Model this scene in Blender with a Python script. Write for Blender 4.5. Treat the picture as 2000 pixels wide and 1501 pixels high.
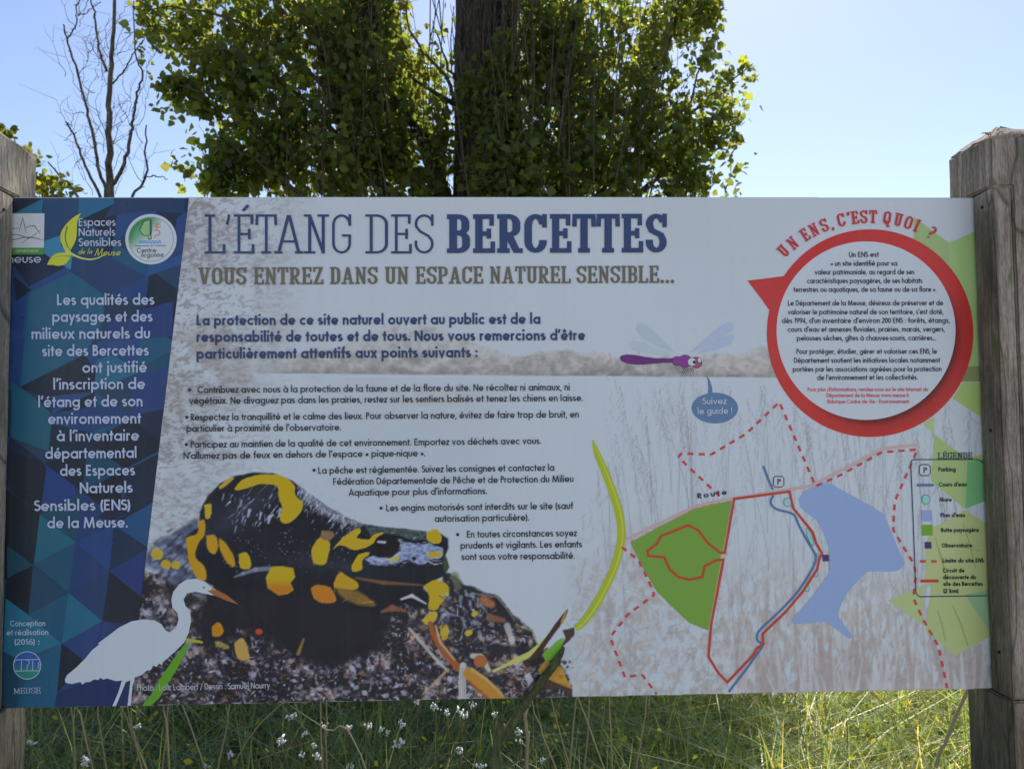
import bpy, bmesh, math, random
import numpy as np
from mathutils import Vector, Matrix
from mathutils.geometry import tessellate_polygon

for o in list(bpy.data.objects):
    bpy.data.objects.remove(o, do_unlink=True)
SC = bpy.context.scene
COL = SC.collection
ZC = 1.555                    # height of the middle of the sign board
# ------------------------------------------------------------------ camera
F_PX = 1500.0
CAM = Vector((-0.03243, -1.50732, ZC + 0.04488))
YAW, PIT, ROL = -0.03185, 0.04737, -0.008737
def rot_matrix():
    c, s = math.cos(YAW), math.sin(YAW); Rz = np.array([[c, s, 0], [-s, c, 0], [0, 0, 1]])
    c, s = math.cos(PIT), math.sin(PIT); Rx = np.array([[1, 0, 0], [0, c, s], [0, -s, c]])
    c, s = math.cos(ROL), math.sin(ROL); Ry = np.array([[c, 0, s], [0, 1, 0], [-s, 0, c]])
    return Ry @ Rx @ Rz
RM = rot_matrix()             # world -> (right, forward, up)
camd = bpy.data.cameras.new('camera')
cam = bpy.data.objects.new('camera', camd); COL.objects.link(cam)
right, fwd, up = [Vector(RM[i]) for i in range(3)]
M = Matrix((right, up, -fwd)).transposed().to_4x4(); M.translation = CAM
cam.matrix_world = M
camd.sensor_width = 36; camd.lens = 36 * F_PX / 2000.0
camd.clip_start = 0.05; camd.clip_end = 3000
camd.dof.use_dof = True; camd.dof.focus_distance = 1.52; camd.dof.aperture_fstop = 9.0
SC.camera = cam
# ------------------------------------------------------------------ sky and sun
SUN_EL, SUN_AZ = math.radians(50), math.radians(17)     # azimuth from +Y (behind the sign) towards +X
w = bpy.data.worlds.new('World'); SC.world = w; w.use_nodes = True
nt = w.node_tree; nt.nodes.clear()
sky = nt.nodes.new('ShaderNodeTexSky'); sky.sky_type = 'NISHITA'; sky.sun_disc = False
sky.sun_elevation = SUN_EL; sky.sun_rotation = SUN_AZ
sky.air_density = 1.0; sky.dust_density = 0.5; sky.ozone_density = 1.6; sky.altitude = 200
bg = nt.nodes.new('ShaderNodeBackground'); bg.inputs[1].default_value = 0.14
wo = nt.nodes.new('ShaderNodeOutputWorld')
wb = nt.nodes.new('ShaderNodeMix'); wb.data_type = 'RGBA'; wb.blend_type = 'MULTIPLY'; wb.inputs[0].default_value = 1.0
wb.inputs[7].default_value = (1.07, 0.985, 0.995, 1)      # the camera's white balance, over the whole sky alike
nt.links.new(sky.outputs[0], wb.inputs[6]); nt.links.new(wb.outputs[2], bg.inputs[0]); nt.links.new(bg.outputs[0], wo.inputs[0])
sl = bpy.data.lights.new('sun', 'SUN'); sl.energy = 5.0; sl.angle = math.radians(0.5); sl.color = (1, 0.94, 0.84)
so = bpy.data.objects.new('sun', sl); COL.objects.link(so)
sd = Vector((math.sin(SUN_AZ) * math.cos(SUN_EL), math.cos(SUN_AZ) * math.cos(SUN_EL), math.sin(SUN_EL)))
so.rotation_euler = sd.to_track_quat('Z', 'Y').to_euler(); so.location = sd * 30
SC.view_settings.view_transform = 'Standard'; SC.view_settings.look = 'None'
SC.view_settings.gamma = 1; SC.view_settings.use_curve_mapping = False
SC.view_settings.exposure = 0.40
SC.cycles.max_bounces = 8; SC.cycles.transparent_max_bounces = 8
# ------------------------------------------------------------------ helpers
RNG = np.random.default_rng(7); random.seed(7)
def tag(o, label=None, cat=None, group=None, kind=None):
    if label: o['label'] = label
    if cat: o['category'] = cat
    if group: o['group'] = group
    if kind: o['kind'] = kind
    return o
def empty(name, loc=(0, 0, 0)):
    o = bpy.data.objects.new(name, None); o.location = loc; o.empty_display_size = 0.05
    COL.objects.link(o); return o
def link(name, me, parent=None, mat=None):
    o = bpy.data.objects.new(name, me); COL.objects.link(o)
    if mat and not me.materials: me.materials.append(mat)
    if parent:
        o.parent = parent
        o.matrix_parent_inverse = Matrix.Translation(-Vector(parent.location))
    return o
def mesh_np(name, V, F, cols=None, smooth=False):
    """V (n,3); F (m,3) or (m,4) array, or list of faces; cols (n,3) linear colours"""
    me = bpy.data.meshes.new(name)
    V = np.asarray(V, dtype=np.float32)
    if isinstance(F, np.ndarray):
        n, k = F.shape
        me.vertices.add(len(V)); me.vertices.foreach_set('co', V.ravel())
        me.loops.add(n * k); me.loops.foreach_set('vertex_index', F.astype(np.int32).ravel())
        me.polygons.add(n); me.polygons.foreach_set('loop_start', np.arange(n, dtype=np.int32) * k)
        me.update(calc_edges=True)
    else:
        me.from_pydata([tuple(map(float, v)) for v in V], [], F); me.update()
    if cols is not None:
        a = me.color_attributes.new('Col', 'FLOAT_COLOR', 'POINT')
        c = np.ones((len(V), 4), dtype=np.float32); c[:, :3] = cols
        a.data.foreach_set('color', c.ravel())
    if smooth: me.polygons.foreach_set('use_smooth', np.ones(len(me.polygons), dtype=bool))
    return me
def lin(c):
    c = np.asarray(c, dtype=float) / 255.0
    return np.where(c <= 0.04045, c / 12.92, ((c + 0.055) / 1.055) ** 2.4)
# paper white of the board reads (150,162,184) in open shade: divide that light out to get the ink's own colour
SHADE = lin((163, 176, 200))
def ink(c):
    a = lin(c) / SHADE; m = np.maximum(a.max(-1, keepdims=True) / 0.86, 1.0)      # no ink is brighter than the paper; keep its hue
    return np.clip(a / m, 0.004, 0.86)
def N(nt, typ, **kw):
    n = nt.nodes.new(typ)
    for k, v in kw.items(): setattr(n, k, v)
    return n
def new_mat(name):
    m = bpy.data.materials.new(name); m.use_nodes = True
    nt = m.node_tree; b = nt.nodes['Principled BSDF']; return m, nt, b
def ramp(nt, fac, stops):
    r = N(nt, 'ShaderNodeValToRGB'); el = r.color_ramp.elements
    while len(el) < len(stops): el.new(0.5)
    for e, (p, c) in zip(el, stops): e.position = p; e.color = (*c, 1)
    nt.links.new(fac, r.inputs[0]); return r.outputs[0]
def noise(nt, vec, scale, detail=4, rough=0.55):
    n = N(nt, 'ShaderNodeTexNoise'); n.inputs['Scale'].default_value = scale
    n.inputs['Detail'].default_value = detail; n.inputs['Roughness'].default_value = rough
    nt.links.new(vec, n.inputs['Vector']); return n.outputs[0]
def mapping(nt, vec, scale):
    n = N(nt, 'ShaderNodeMapping'); n.inputs['Scale'].default_value = scale
    nt.links.new(vec, n.inputs['Vector']); return n.outputs[0]
def mixc(nt, fac, a, b, mode='MIX'):
    n = N(nt, 'ShaderNodeMix', data_type='RGBA', blend_type=mode)
    for s, v in ((n.inputs[0], fac), (n.inputs[6], a), (n.inputs[7], b)):
        if hasattr(v, 'is_linked') or hasattr(v, 'links'): nt.links.new(v, s)
        else: s.default_value = v if isinstance(v, (int, float)) else (*v, 1)
    return n.outputs[2]
# printed board: colour comes from the print itself, faint dust and sheen on top
mat_ink, nt, b = new_mat('printed_board')
at_ = N(nt, 'ShaderNodeAttribute', attribute_name='Col')
tc = N(nt, 'ShaderNodeTexCoord')
d1 = noise(nt, tc.outputs['Object'], 5, 6, 0.6)
dust = ramp(nt, d1, [(0.35, (0, 0, 0)), (0.75, (0.04, 0.04, 0.04))])
c_ = mixc(nt, dust, at_.outputs[0], (0.55, 0.53, 0.5))
stk = ramp(nt, noise(nt, mapping(nt, tc.outputs['Object'], (40, 1, 1.6)), 1.2, 5, 0.6), [(0.5, (0, 0, 0)), (0.8, (0.05, 0.05, 0.05))])   # rain streaks
c_ = mixc(nt, stk, c_, (0.36, 0.34, 0.30))
nt.links.new(c_, b.inputs['Base Color'])
rr = ramp(nt, noise(nt, tc.outputs['Object'], 14, 5), [(0.3, (0.24,) * 3), (0.7, (0.42,) * 3)])
nt.links.new(rr, b.inputs['Roughness']); b.inputs['Specular IOR Level'].default_value = 0.28
mat_edge, nt, b = new_mat('board_core'); b.inputs['Base Color'].default_value = (0.5, 0.5, 0.5, 1); b.inputs['Roughness'].default_value = 0.5
mat_screw, nt, b = new_mat('rusty_screw'); b.inputs['Base Color'].default_value = (0.02, 0.015, 0.012, 1); b.inputs['Roughness'].default_value = 0.6
b.inputs['Metallic'].default_value = 0.6
def wood(name, c1, c2, lichen, side=0.0):
    m, nt, b = new_mat(name)
    tc = N(nt, 'ShaderNodeTexCoord'); v = tc.outputs['Object']
    grain = noise(nt, mapping(nt, v, (46, 46, 2.6)), 2.2, 9, 0.7)
    fine = noise(nt, mapping(nt, v, (200, 200, 30)), 2.0, 6, 0.7)
    blot = noise(nt, mapping(nt, v, (9, 9, 3.0)), 1.6, 5, 0.6)
    base = ramp(nt, grain, [(0.27, tuple(x * 0.35 for x in c1)), (0.4, tuple(x * .85 for x in c1)), (0.55, tuple((x + y) / 2 for x, y in zip(c1, c2))), (0.75, c2)])
    base = mixc(nt, 0.55, base, ramp(nt, fine, [(0.34, (0.25,) * 3), (0.6, (1.15,) * 3)]), 'MULTIPLY')
    base = mixc(nt, 0.8, base, ramp(nt, blot, [(0.35, (0.62, 0.61, 0.6)), (0.6, (1.15, 1.13, 1.1))]), 'MULTIPLY')
    lf = noise(nt, mapping(nt, v, (16, 16, 4.0)), 2.0, 6, 0.7)
    lfm = ramp(nt, lf, [(0.54, (0, 0, 0)), (0.66, (lichen,) * 3)])
    base = mixc(nt, lfm, base, (0.17, 0.18, 0.06))
    sp = noise(nt, v, 95, 5, 0.7)
    base = mixc(nt, ramp(nt, sp, [(0.6, (0, 0, 0)), (0.7, (0.45,) * 3)]), base, (0.42, 0.43, 0.4))
    # olive algae film on the damp lower part, and a darker green-grey tone on the inner side of the right post
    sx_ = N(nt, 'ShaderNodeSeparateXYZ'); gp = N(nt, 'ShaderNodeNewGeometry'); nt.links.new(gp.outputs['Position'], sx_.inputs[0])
    lowm = N(nt, 'ShaderNodeMapRange'); lowm.inputs[1].default_value = 1.25; lowm.inputs[2].default_value = 0.95; nt.links.new(sx_.outputs['Z'], lowm.inputs[0])
    alg = N(nt, 'ShaderNodeMath', operation='MULTIPLY'); nt.links.new(lowm.outputs[0], alg.inputs[0]); nt.links.new(ramp(nt, blot, [(0.3, (.95,) * 3), (0.7, (.5,) * 3)]), alg.inputs[1])
    base = mixc(nt, alg.outputs[0], base, mixc(nt, 1.0, base, (0.42, 0.41, 0.27), 'MULTIPLY'))
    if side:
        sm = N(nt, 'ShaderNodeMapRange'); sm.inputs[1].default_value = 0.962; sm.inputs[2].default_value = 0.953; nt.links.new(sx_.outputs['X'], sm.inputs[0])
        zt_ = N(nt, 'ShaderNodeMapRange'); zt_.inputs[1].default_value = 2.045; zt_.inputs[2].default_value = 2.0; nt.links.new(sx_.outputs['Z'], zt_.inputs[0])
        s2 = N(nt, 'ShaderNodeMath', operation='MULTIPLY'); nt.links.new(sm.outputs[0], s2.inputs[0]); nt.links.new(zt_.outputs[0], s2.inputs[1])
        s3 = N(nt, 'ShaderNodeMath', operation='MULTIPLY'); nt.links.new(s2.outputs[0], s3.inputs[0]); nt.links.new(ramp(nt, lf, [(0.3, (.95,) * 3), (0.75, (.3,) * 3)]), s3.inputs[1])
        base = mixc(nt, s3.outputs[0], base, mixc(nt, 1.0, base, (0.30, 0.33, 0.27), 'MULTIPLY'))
    cr_ = N(nt, 'ShaderNodeTexVoronoi', feature='DISTANCE_TO_EDGE'); cr_.inputs['Scale'].default_value = 1.0
    wv = N(nt, 'ShaderNodeMix', data_type='VECTOR'); wv.inputs[0].default_value = .25
    nt.links.new(mapping(nt, v, (34, 34, 2.0)), wv.inputs[4]); nz_ = N(nt, 'ShaderNodeTexNoise'); nz_.inputs['Scale'].default_value = 9; nt.links.new(v, nz_.inputs['Vector']); nt.links.new(nz_.outputs['Color'], wv.inputs[5])
    nt.links.new(wv.outputs[1], cr_.inputs['Vector'])
    crk = ramp(nt, cr_.outputs['Distance'], [(0.0, (.22,) * 3), (0.022, (1,) * 3)])
    base = mixc(nt, .8, base, crk, 'MULTIPLY')
    nt.links.new(base, b.inputs['Base Color']); b.inputs['Roughness'].default_value = 0.9
    bm = N(nt, 'ShaderNodeBump'); bm.inputs['Strength'].default_value = 0.8; bm.inputs['Distance'].default_value = 0.004
    mx = N(nt, 'ShaderNodeMath', operation='ADD'); nt.links.new(grain, mx.inputs[0]); nt.links.new(fine, mx.inputs[1])
    nt.links.new(mx.outputs[0], bm.inputs['Height']); nt.links.new(bm.outputs[0], b.inputs['Normal'])
    return m
mat_wood = wood('weathered_grey_wood', (0.42, 0.34, 0.26), (0.62, 0.54, 0.45), 0.3)
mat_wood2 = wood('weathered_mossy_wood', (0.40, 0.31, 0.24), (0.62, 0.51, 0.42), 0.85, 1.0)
def leafy(name, dif, trans, vary=0.35, mixf=0.5, gloss=0.25):
    m = bpy.data.materials.new(name); m.use_nodes = True; nt = m.node_tree; nt.nodes.clear()
    at = N(nt, 'ShaderNodeAttribute', attribute_name='Col')
    out = N(nt, 'ShaderNodeOutputMaterial')
    p = N(nt, 'ShaderNodeBsdfPrincipled'); p.inputs['Roughness'].default_value = 0.45
    p.inputs['Specular IOR Level'].default_value = gloss
    t = N(nt, 'ShaderNodeBsdfTranslucent'); mx = N(nt, 'ShaderNodeMixShader'); mx.inputs[0].default_value = mixf
    nt.links.new(mixc(nt, 1.0, at.outputs[0], dif, 'MULTIPLY'), p.inputs['Base Color'])
    nt.links.new(mixc(nt, 1.0, at.outputs[0], trans, 'MULTIPLY'), t.inputs['Color'])
    nt.links.new(p.outputs[0], mx.inputs[1]); nt.links.new(t.outputs[0], mx.inputs[2])
    nt.links.new(mx.outputs[0], out.inputs['Surface']); return m
mat_leaf = leafy('poplar_leaf', (0.075, 0.09, 0.035), (0.50, 0.56, 0.07), mixf=0.46)
mat_shrub = leafy('shrub_leaf', (0.065, 0.10, 0.022), (0.42, 0.42, 0.05))
mat_grass = leafy('grass_blade', (0.105, 0.165, 0.05), (0.46, 0.56, 0.13), mixf=0.5, gloss=0.9)
mat_straw = leafy('dry_straw', (0.36, 0.30, 0.18), (0.3, 0.25, 0.12), mixf=0.25)
def bark(name, c1, c2, sc=6):
    m, nt, b = new_mat(name); tc = N(nt, 'ShaderNodeTexCoord')
    n = noise(nt, mapping(nt, tc.outputs['Object'], (sc, sc, sc * 0.25)), 3, 8, 0.65)
    nt.links.new(ramp(nt, n, [(0.4, c1), (0.58, c2)]), b.inputs['Base Color']); b.inputs['Roughness'].default_value = 0.95
    bm = N(nt, 'ShaderNodeBump'); bm.inputs['Strength'].default_value = 1; bm.inputs['Distance'].default_value = 0.03
    nt.links.new(n, bm.inputs['Height']); nt.links.new(bm.outputs[0], b.inputs['Normal']); return m
mat_bark = bark('poplar_bark', (0.018, 0.016, 0.013), (0.085, 0.072, 0.056))
mat_twig = bark('brown_twig_bark', (0.08, 0.055, 0.035), (0.22, 0.155, 0.10), 20)
mat_dead = bark('dead_branch_bark', (0.08, 0.06, 0.045), (0.24, 0.19, 0.145), 20)
mat_stalk = bark('olive_stalk', (0.10, 0.11, 0.035), (0.22, 0.22, 0.08), 30)
mat_petal, nt, b = new_mat('white_petals'); b.inputs['Base Color'].default_value = (0.72, 0.74, 0.7, 1); b.inputs['Roughness'].default_value = 0.8
mat_ground, nt, b = new_mat('meadow_ground')
tc = N(nt, 'ShaderNodeTexCoord')
n = noise(nt, tc.outputs['Object'], 3, 8, 0.65)
nt.links.new(ramp(nt, n, [(0.3, (0.035, 0.035, 0.015)), (0.55, (0.07, 0.085, 0.025)), (0.75, (0.14, 0.13, 0.06))]), b.inputs['Base Color'])
b.inputs['Roughness'].default_value = 1.0
mat_bounce, nt, b = new_mat('bounce_gravel'); tc = N(nt, 'ShaderNodeTexCoord')
vo = N(nt, 'ShaderNodeTexVoronoi'); vo.inputs['Scale'].default_value = 60; nt.links.new(tc.outputs['Object'], vo.inputs['Vector'])
nt.links.new(ramp(nt, vo.outputs['Color'], [(0.2, (0.30, 0.29, 0.275)), (0.8, (0.52, 0.51, 0.49))]), b.inputs['Base Color']); b.inputs['Roughness'].default_value = 0.95
bmp = N(nt, 'ShaderNodeBump'); bmp.inputs['Distance'].default_value = 0.01; nt.links.new(vo.outputs['Distance'], bmp.inputs['Height']); nt.links.new(bmp.outputs[0], b.inputs['Normal'])
def at_px(x, y, Y):
    """world point on the plane Y that was measured at photo pixel (x, y)"""
    d = RM.T @ np.array([(x - 1000) / F_PX, 1, -(y - 750.5) / F_PX])
    t = (Y - CAM.y) / d[1]
    return Vector((CAM.x + d[0] * t, Y, CAM.z + d[2] * t))
def P(x, y, mm=0.0):
    """print coordinates (arrays ok) -> board surface, mm in front of it"""
    x = np.asarray(x, float); y = np.asarray(y, float)
    a, c = (x - 1000) / F_PX, -(y - 750.5) / F_PX
    d = np.stack([a, np.ones_like(a), c], -1) @ RM
    t = -CAM.y / d[..., 1]
    return np.stack([CAM.x + d[..., 0] * t, -mm / 1000.0 * np.ones_like(a), CAM.z + d[..., 2] * t], -1)
def tube(pts, radii, sides=6):
    pts = [Vector(p) for p in pts]; V = []; Fc = []
    for i, p in enumerate(pts):
        t = (pts[min(i + 1, len(pts) - 1)] - pts[max(i - 1, 0)]).normalized()
        a = t.cross(Vector((0.3, 0.9, 0.1))).normalized(); bb = t.cross(a)
        for k in range(sides):
            an = 2 * math.pi * k / sides
            V.append(p + (a * math.cos(an) + bb * math.sin(an)) * radii[i])
    for i in range(len(pts) - 1):
        for k in range(sides):
            k2 = (k + 1) % sides
            Fc.append((i * sides + k, i * sides + k2, (i + 1) * sides + k2, (i + 1) * sides + k))
    n = len(V); V.append(pts[-1]); 
    for k in range(sides): Fc.append(((len(pts) - 1) * sides + k, (len(pts) - 1) * sides + (k + 1) % sides, n))
    return V, Fc
def smooth_path(pts, n=4, jit=0.0):
    """Catmull-Rom through points with a little wander"""
    pts = [Vector(p) for p in pts]; out = []
    for i in range(len(pts) - 1):
        p0, p1, p2, p3 = pts[max(i - 1, 0)], pts[i], pts[i + 1], pts[min(i + 2, len(pts) - 1)]
        for k in range(n):
            t = k / n
            q = 0.5 * ((2 * p1) + (p2 - p0) * t + (2 * p0 - 5 * p1 + 4 * p2 - p3) * t * t + (3 * p1 - p0 - 3 * p2 + p3) * t ** 3)
            out.append(q + Vector([random.gauss(0, jit) for _ in range(3)]))
    out.append(pts[-1]); return out
class Bag:
    def __init__(s): s.V = []; s.F = []
    def add(s, VF):  # noqa
        V, Fc = VF; n = len(s.V); s.V += V; s.F += [tuple(i + n for i in f) for f in Fc]
    def build(s, name, mat, parent=None, smooth=True):
        me = bpy.data.meshes.new(name); me.from_pydata([tuple(v) for v in s.V], [], s.F); me.update()
        if smooth: me.polygons.foreach_set('use_smooth', np.ones(len(me.polygons), dtype=bool))
        return link(name, me, parent, mat)
# ================================================================== the ground
gx = np.concatenate([-np.geomspace(1500, 8, 16), np.linspace(-7, 7, 57), np.geomspace(8, 1500, 16)])
gy = np.concatenate([-np.geomspace(1500, 8, 16), np.linspace(-7, 9, 65), np.geomspace(10, 1500, 16)])
GX, GY = np.meshgrid(gx, gy)
def ground_z(x, y): return 0.03 * np.sin(x * 1.7 + 0.4) * np.cos(y * 1.3) + 0.02 * np.sin(x * 4.1 + y * 3.3) - 0.02
GZ = ground_z(GX, GY)
ny, nx = GX.shape
idx = np.arange(ny * nx).reshape(ny, nx)
Fg = np.stack([idx[:-1, :-1], idx[:-1, 1:], idx[1:, 1:], idx[1:, :-1]], -1).reshape(-1, 4)
g = link('ground', mesh_np('ground', np.stack([GX, GY, GZ], -1).reshape(-1, 3), Fg, smooth=True), None, mat_ground)
tag(g, kind='structure')
# pale gravel ground added out of view to bounce light onto the shaded board
gxp = np.linspace(-14, 14, 113); gyp = np.linspace(-7.0, -1.05, 25)
PX, PY = np.meshgrid(gxp, gyp); PYw = PY + .12 * np.sin(PX * .9) * ((PY + 1.05) / -6 < .5)
PZ = ground_z(PX, PYw) + .035
ip = np.arange(PX.size).reshape(PX.shape)
Fp = np.stack([ip[:-1, :-1], ip[:-1, 1:], ip[1:, 1:], ip[1:, :-1]], -1).reshape(-1, 4)
g = link('bounce_strip', mesh_np('bounce_strip', np.stack([PX, PYw, PZ], -1).reshape(-1, 3), Fp, smooth=True), None, mat_bounce)
tag(g, kind='structure')
# ================================================================== posts
def make_post(s):
    side = 'left' if s < 0 else 'right'
    p = empty('wooden_post', (s * 1.02, 0, 0))
    tag(p, ('grey weathered wooden post holding the blue end of the sign board' if s < 0 else
            'mossy weathered wooden post holding the legend end of the sign board'), 'post', 'wooden posts of the sign')
    x0, xn, x1 = 0.95, 0.991, 1.092
    y0, yn, y1 = -0.064, 0.009, 0.072
    zb, zt, ztop = 1.064, 2.047, 2.147
    def ring(z, notched, grow=0.0):
        c = (xn, yn) if notched else (x0, y0)
        return [(c[0], c[1], z), (xn, y0, z), (x1, y0, z), (x1, y1, z), (x0, y1, z), (x0, yn, z)]
    V = []; Fc = []
    def addring(r): V.extend([(s * a, b, c) for a, b, c in r]); return len(V) - 6
    def wall(a, b):
        for k in range(6): Fc.append((a + k, a + (k + 1) % 6, b + (k + 1) % 6, b + k))
    zs = list(np.linspace(-0.3, zb, 9)); prev = None; first = None
    for z in zs:
        r = addring(ring(z, False))
        if prev is not None: wall(prev, r)
        prev = r
    lo = prev
    L0 = addring(ring(zb, True)); prev = L0
    Fc.append((lo + 0, lo + 1, L0 + 0, lo + 5))
    # the notched stretch starts on the same ring points as the lower part
    for z in np.linspace(zb, zt, 9)[1:]:
        r = addring(ring(z, True)); wall(prev, r); prev = r
    up0 = addring(ring(zt, False)); Fc.append((up0 + 0, up0 + 1, prev + 0, up0 + 5))
    r2 = addring(ring(ztop, False)); wall(up0, r2)
    cx, cy = (x0 + x1) / 2, (y0 + y1) / 2 + 0.01
    r3 = len(V); V.append((s * cx, cy, ztop + 0.05))
    for k in range(6): Fc.append((r2 + k, r2 + (k + 1) % 6, r3))
    me = bpy.data.meshes.new('post_shaft'); me.from_pydata(V, [], Fc)
    bm = bmesh.new(); bm.from_mesh(me); bmesh.ops.remove_doubles(bm, verts=bm.verts, dist=1e-5)
    bmesh.ops.recalc_face_normals(bm, faces=bm.faces)
    bmesh.ops.bevel(bm, geom=[e for e in bm.edges if e.is_manifold and e.calc_face_angle(0) > 0.5], offset=0.0035, segments=2, affect='EDGES', clamp_overlap=True)
    bmesh.ops.subdivide_edges(bm, edges=[e for e in bm.edges if e.calc_length() > 0.05], cuts=3, use_grid_fill=True)
    for v in bm.verts:
        h = math.sin(v.co.z * 31 + v.co.x * 90) * 0.0008 + math.sin(v.co.z * 83 + v.co.y * 140) * 0.0005
        if v.co.z > 2.13: v.co.z += random.gauss(0, 0.0022)
        v.co.x += h; v.co.y += h * 0.7
    bm.to_mesh(me); bm.free()
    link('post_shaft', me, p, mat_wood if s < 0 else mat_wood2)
    # drying cracks: slim dark wedges cut as recessed grooves read from the grain; splinters on the top end
    if s > 0:
        sp = Bag()
        for k in range(26):
            xx = random.uniform(x0 + 0.004, x1 - 0.01); yy = random.uniform(y0 + 0.004, y0 + 0.03)
            a = Vector((xx, yy, ztop + 0.002 + (yy - y0) * .4)); b2 = a + Vector((random.uniform(-.02, .02), random.uniform(-.006, .006), random.uniform(0.001, .006)))
            sp.add(tube([a, (a + b2) / 2 + Vector((0, 0, .002)), b2], [0.0012, 0.001, 0.0003], 4))
        tag(sp.build('splinters', mat_wood, p), kind='stuff')
    # batten that clamps the board in the notch
    bm = bmesh.new()
    bx0, bx1, by0, by1, bz0, bz1 = 0.9502, 0.9885, -0.0645, -0.0042, zb + 0.003, zt - 0.004
    nz = 26
    rings = []
    for i in range(nz):
        z = bz0 + (bz1 - bz0) * i / (nz - 1); q = []
        for (a, b_) in ((bx0, by0), (bx1, by0), (bx1, by1), (bx0, by1)):
            wob = 0.0007 * math.sin(z * 37 + a * 200) + random.gauss(0, 0.0002)
            dz = 0.004 * (1 if b_ < -0.03 else 0) if i == nz - 1 else 0
            q.append(bm.verts.new((s * (a + wob), b_ + wob, z + dz)))
        rings.append(q)
    for a, b_ in zip(rings[:-1], rings[1:]):
        for k in range(4): bm.faces.new((a[k], a[(k + 1) % 4], b_[(k + 1) % 4], b_[k]))
    bm.faces.new(rings[0][::-1]); bm.faces.new(rings[-1])
    bmesh.ops.recalc_face_normals(bm, faces=bm.faces)
    sharp = [e for e in bm.edges if e.calc_face_angle(0) > 0.8]
    bmesh.ops.bevel(bm, geom=sharp, offset=0.003, segments=2, affect='EDGES')
    me = bpy.data.meshes.new('clamping_batten'); bm.to_mesh(me); bm.free()
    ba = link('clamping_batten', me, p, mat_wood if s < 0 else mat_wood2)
    for z in (1.13, 1.56, 2.0):
        bm = bmesh.new(); bmesh.ops.create_cone(bm, cap_ends=True, segments=12, radius1=0.0034, radius2=0.0028, depth=0.003)
        bmesh.ops.rotate(bm, verts=bm.verts, matrix=Matrix.Rotation(s * math.pi / 2, 3, 'Y'))
        me = bpy.data.meshes.new('screw'); bm.to_mesh(me); bm.free()
        sc = link('screw', me, None, mat_screw); sc.location = (s * 0.9500, -0.034, z + random.uniform(-.02, .02))
        sc.parent = ba      # the batten's own frame coincides with the world's
    return p
make_post(-1); make_post(1)
# ================================================================== the board
board = empty('information_board', (0, 0, ZC))
tag(board, 'large printed information board about a pond, with blue strip, salamander and map', 'information board')
hw, z0, z1 = 0.982, ZC - 0.4885, ZC + 0.4885
bm = bmesh.new(); bmesh.ops.create_cube(bm, size=1.0)
bmesh.ops.scale(bm, vec=(2 * hw, 0.006, z1 - z0), verts=bm.verts)
bmesh.ops.translate(bm, vec=(0, 0.0031, (z0 + z1) / 2), verts=bm.verts)
bmesh.ops.bevel(bm, geom=bm.edges[:], offset=0.0007, segments=2, affect='EDGES')
me = bpy.data.meshes.new('panel'); bm.to_mesh(me); bm.free()
link('panel', me, board, mat_edge)
# ---- flat shapes
def tess(poly):
    return tessellate_polygon([[Vector((x, y, 0)) for x, y in poly]])
class Print:
    """coloured flat shapes of one printed item, each a hair in front of the one before"""
    def __init__(s, mm): s.mm = mm; s.V = []; s.F = []; s.C = []
    def _push(s, xy, faces, col, step=0.02, lift=None):
        n = sum(len(v) for v in s.V); s.V.append(P(xy[:, 0], xy[:, 1], s.mm if lift is None else s.mm + lift))
        s.F += [tuple(int(i) + n for i in f) for f in faces]
        c = ink(col) if np.ndim(col) == 1 else np.array([ink(q) for q in col])
        s.C.append(np.broadcast_to(c, (len(xy), 3))); s.mm += step
    def poly(s, pts, col, step=0.02):
        s._push(np.array(pts, float), tess(pts), col, step)
    def strip(s, A, B, col, step=0.02, closed=False):
        n = len(A); fs = [(i, i + 1, n + i + 1, n + i) for i in range(n - 1)]
        if closed: fs.append((n - 1, 0, n, 2 * n - 1))
        s._push(np.vstack([A, B]), fs, col, step, None if closed else np.tile(np.linspace(0, .01, n), 2))
    def stroke(s, pts, wx, col, wy=None, closed=False, step=0.02, taper=None):
        A, B = ribbon(pts, wx, wy, closed, taper); s.strip(A, B, col, step, closed)
    def ellipse(s, cx, cy, rx, ry, col, n=40, rot=0, step=0.02):
        t = np.linspace(0, 2 * np.pi, n, endpoint=False); c, q = math.cos(rot), math.sin(rot)
        x, y = rx * np.cos(t), ry * np.sin(t)
        xy = np.vstack([[cx, cy], np.stack([cx + x * c - y * q, cy + x * q + y * c], -1)])
        s._push(xy, [(0, 1 + i, 1 + (i + 1) % n) for i in range(n)], col, step)
    def ring(s, cx, cy, rx, ry, w, col, n=64, step=0.02):
        t = np.linspace(0, 2 * np.pi, n, endpoint=False)
        s.strip(np.stack([cx + (rx - w / 2) * np.cos(t), cy + (ry - w / 2) * np.sin(t)], -1),
                np.stack([cx + (rx + w / 2) * np.cos(t), cy + (ry + w / 2) * np.sin(t)], -1), col, step, True)
    def build(s, name):
        me = mesh_np(name, np.vstack(s.V), s.F, np.vstack(s.C))
        return link(name, me, board, mat_ink)
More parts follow.
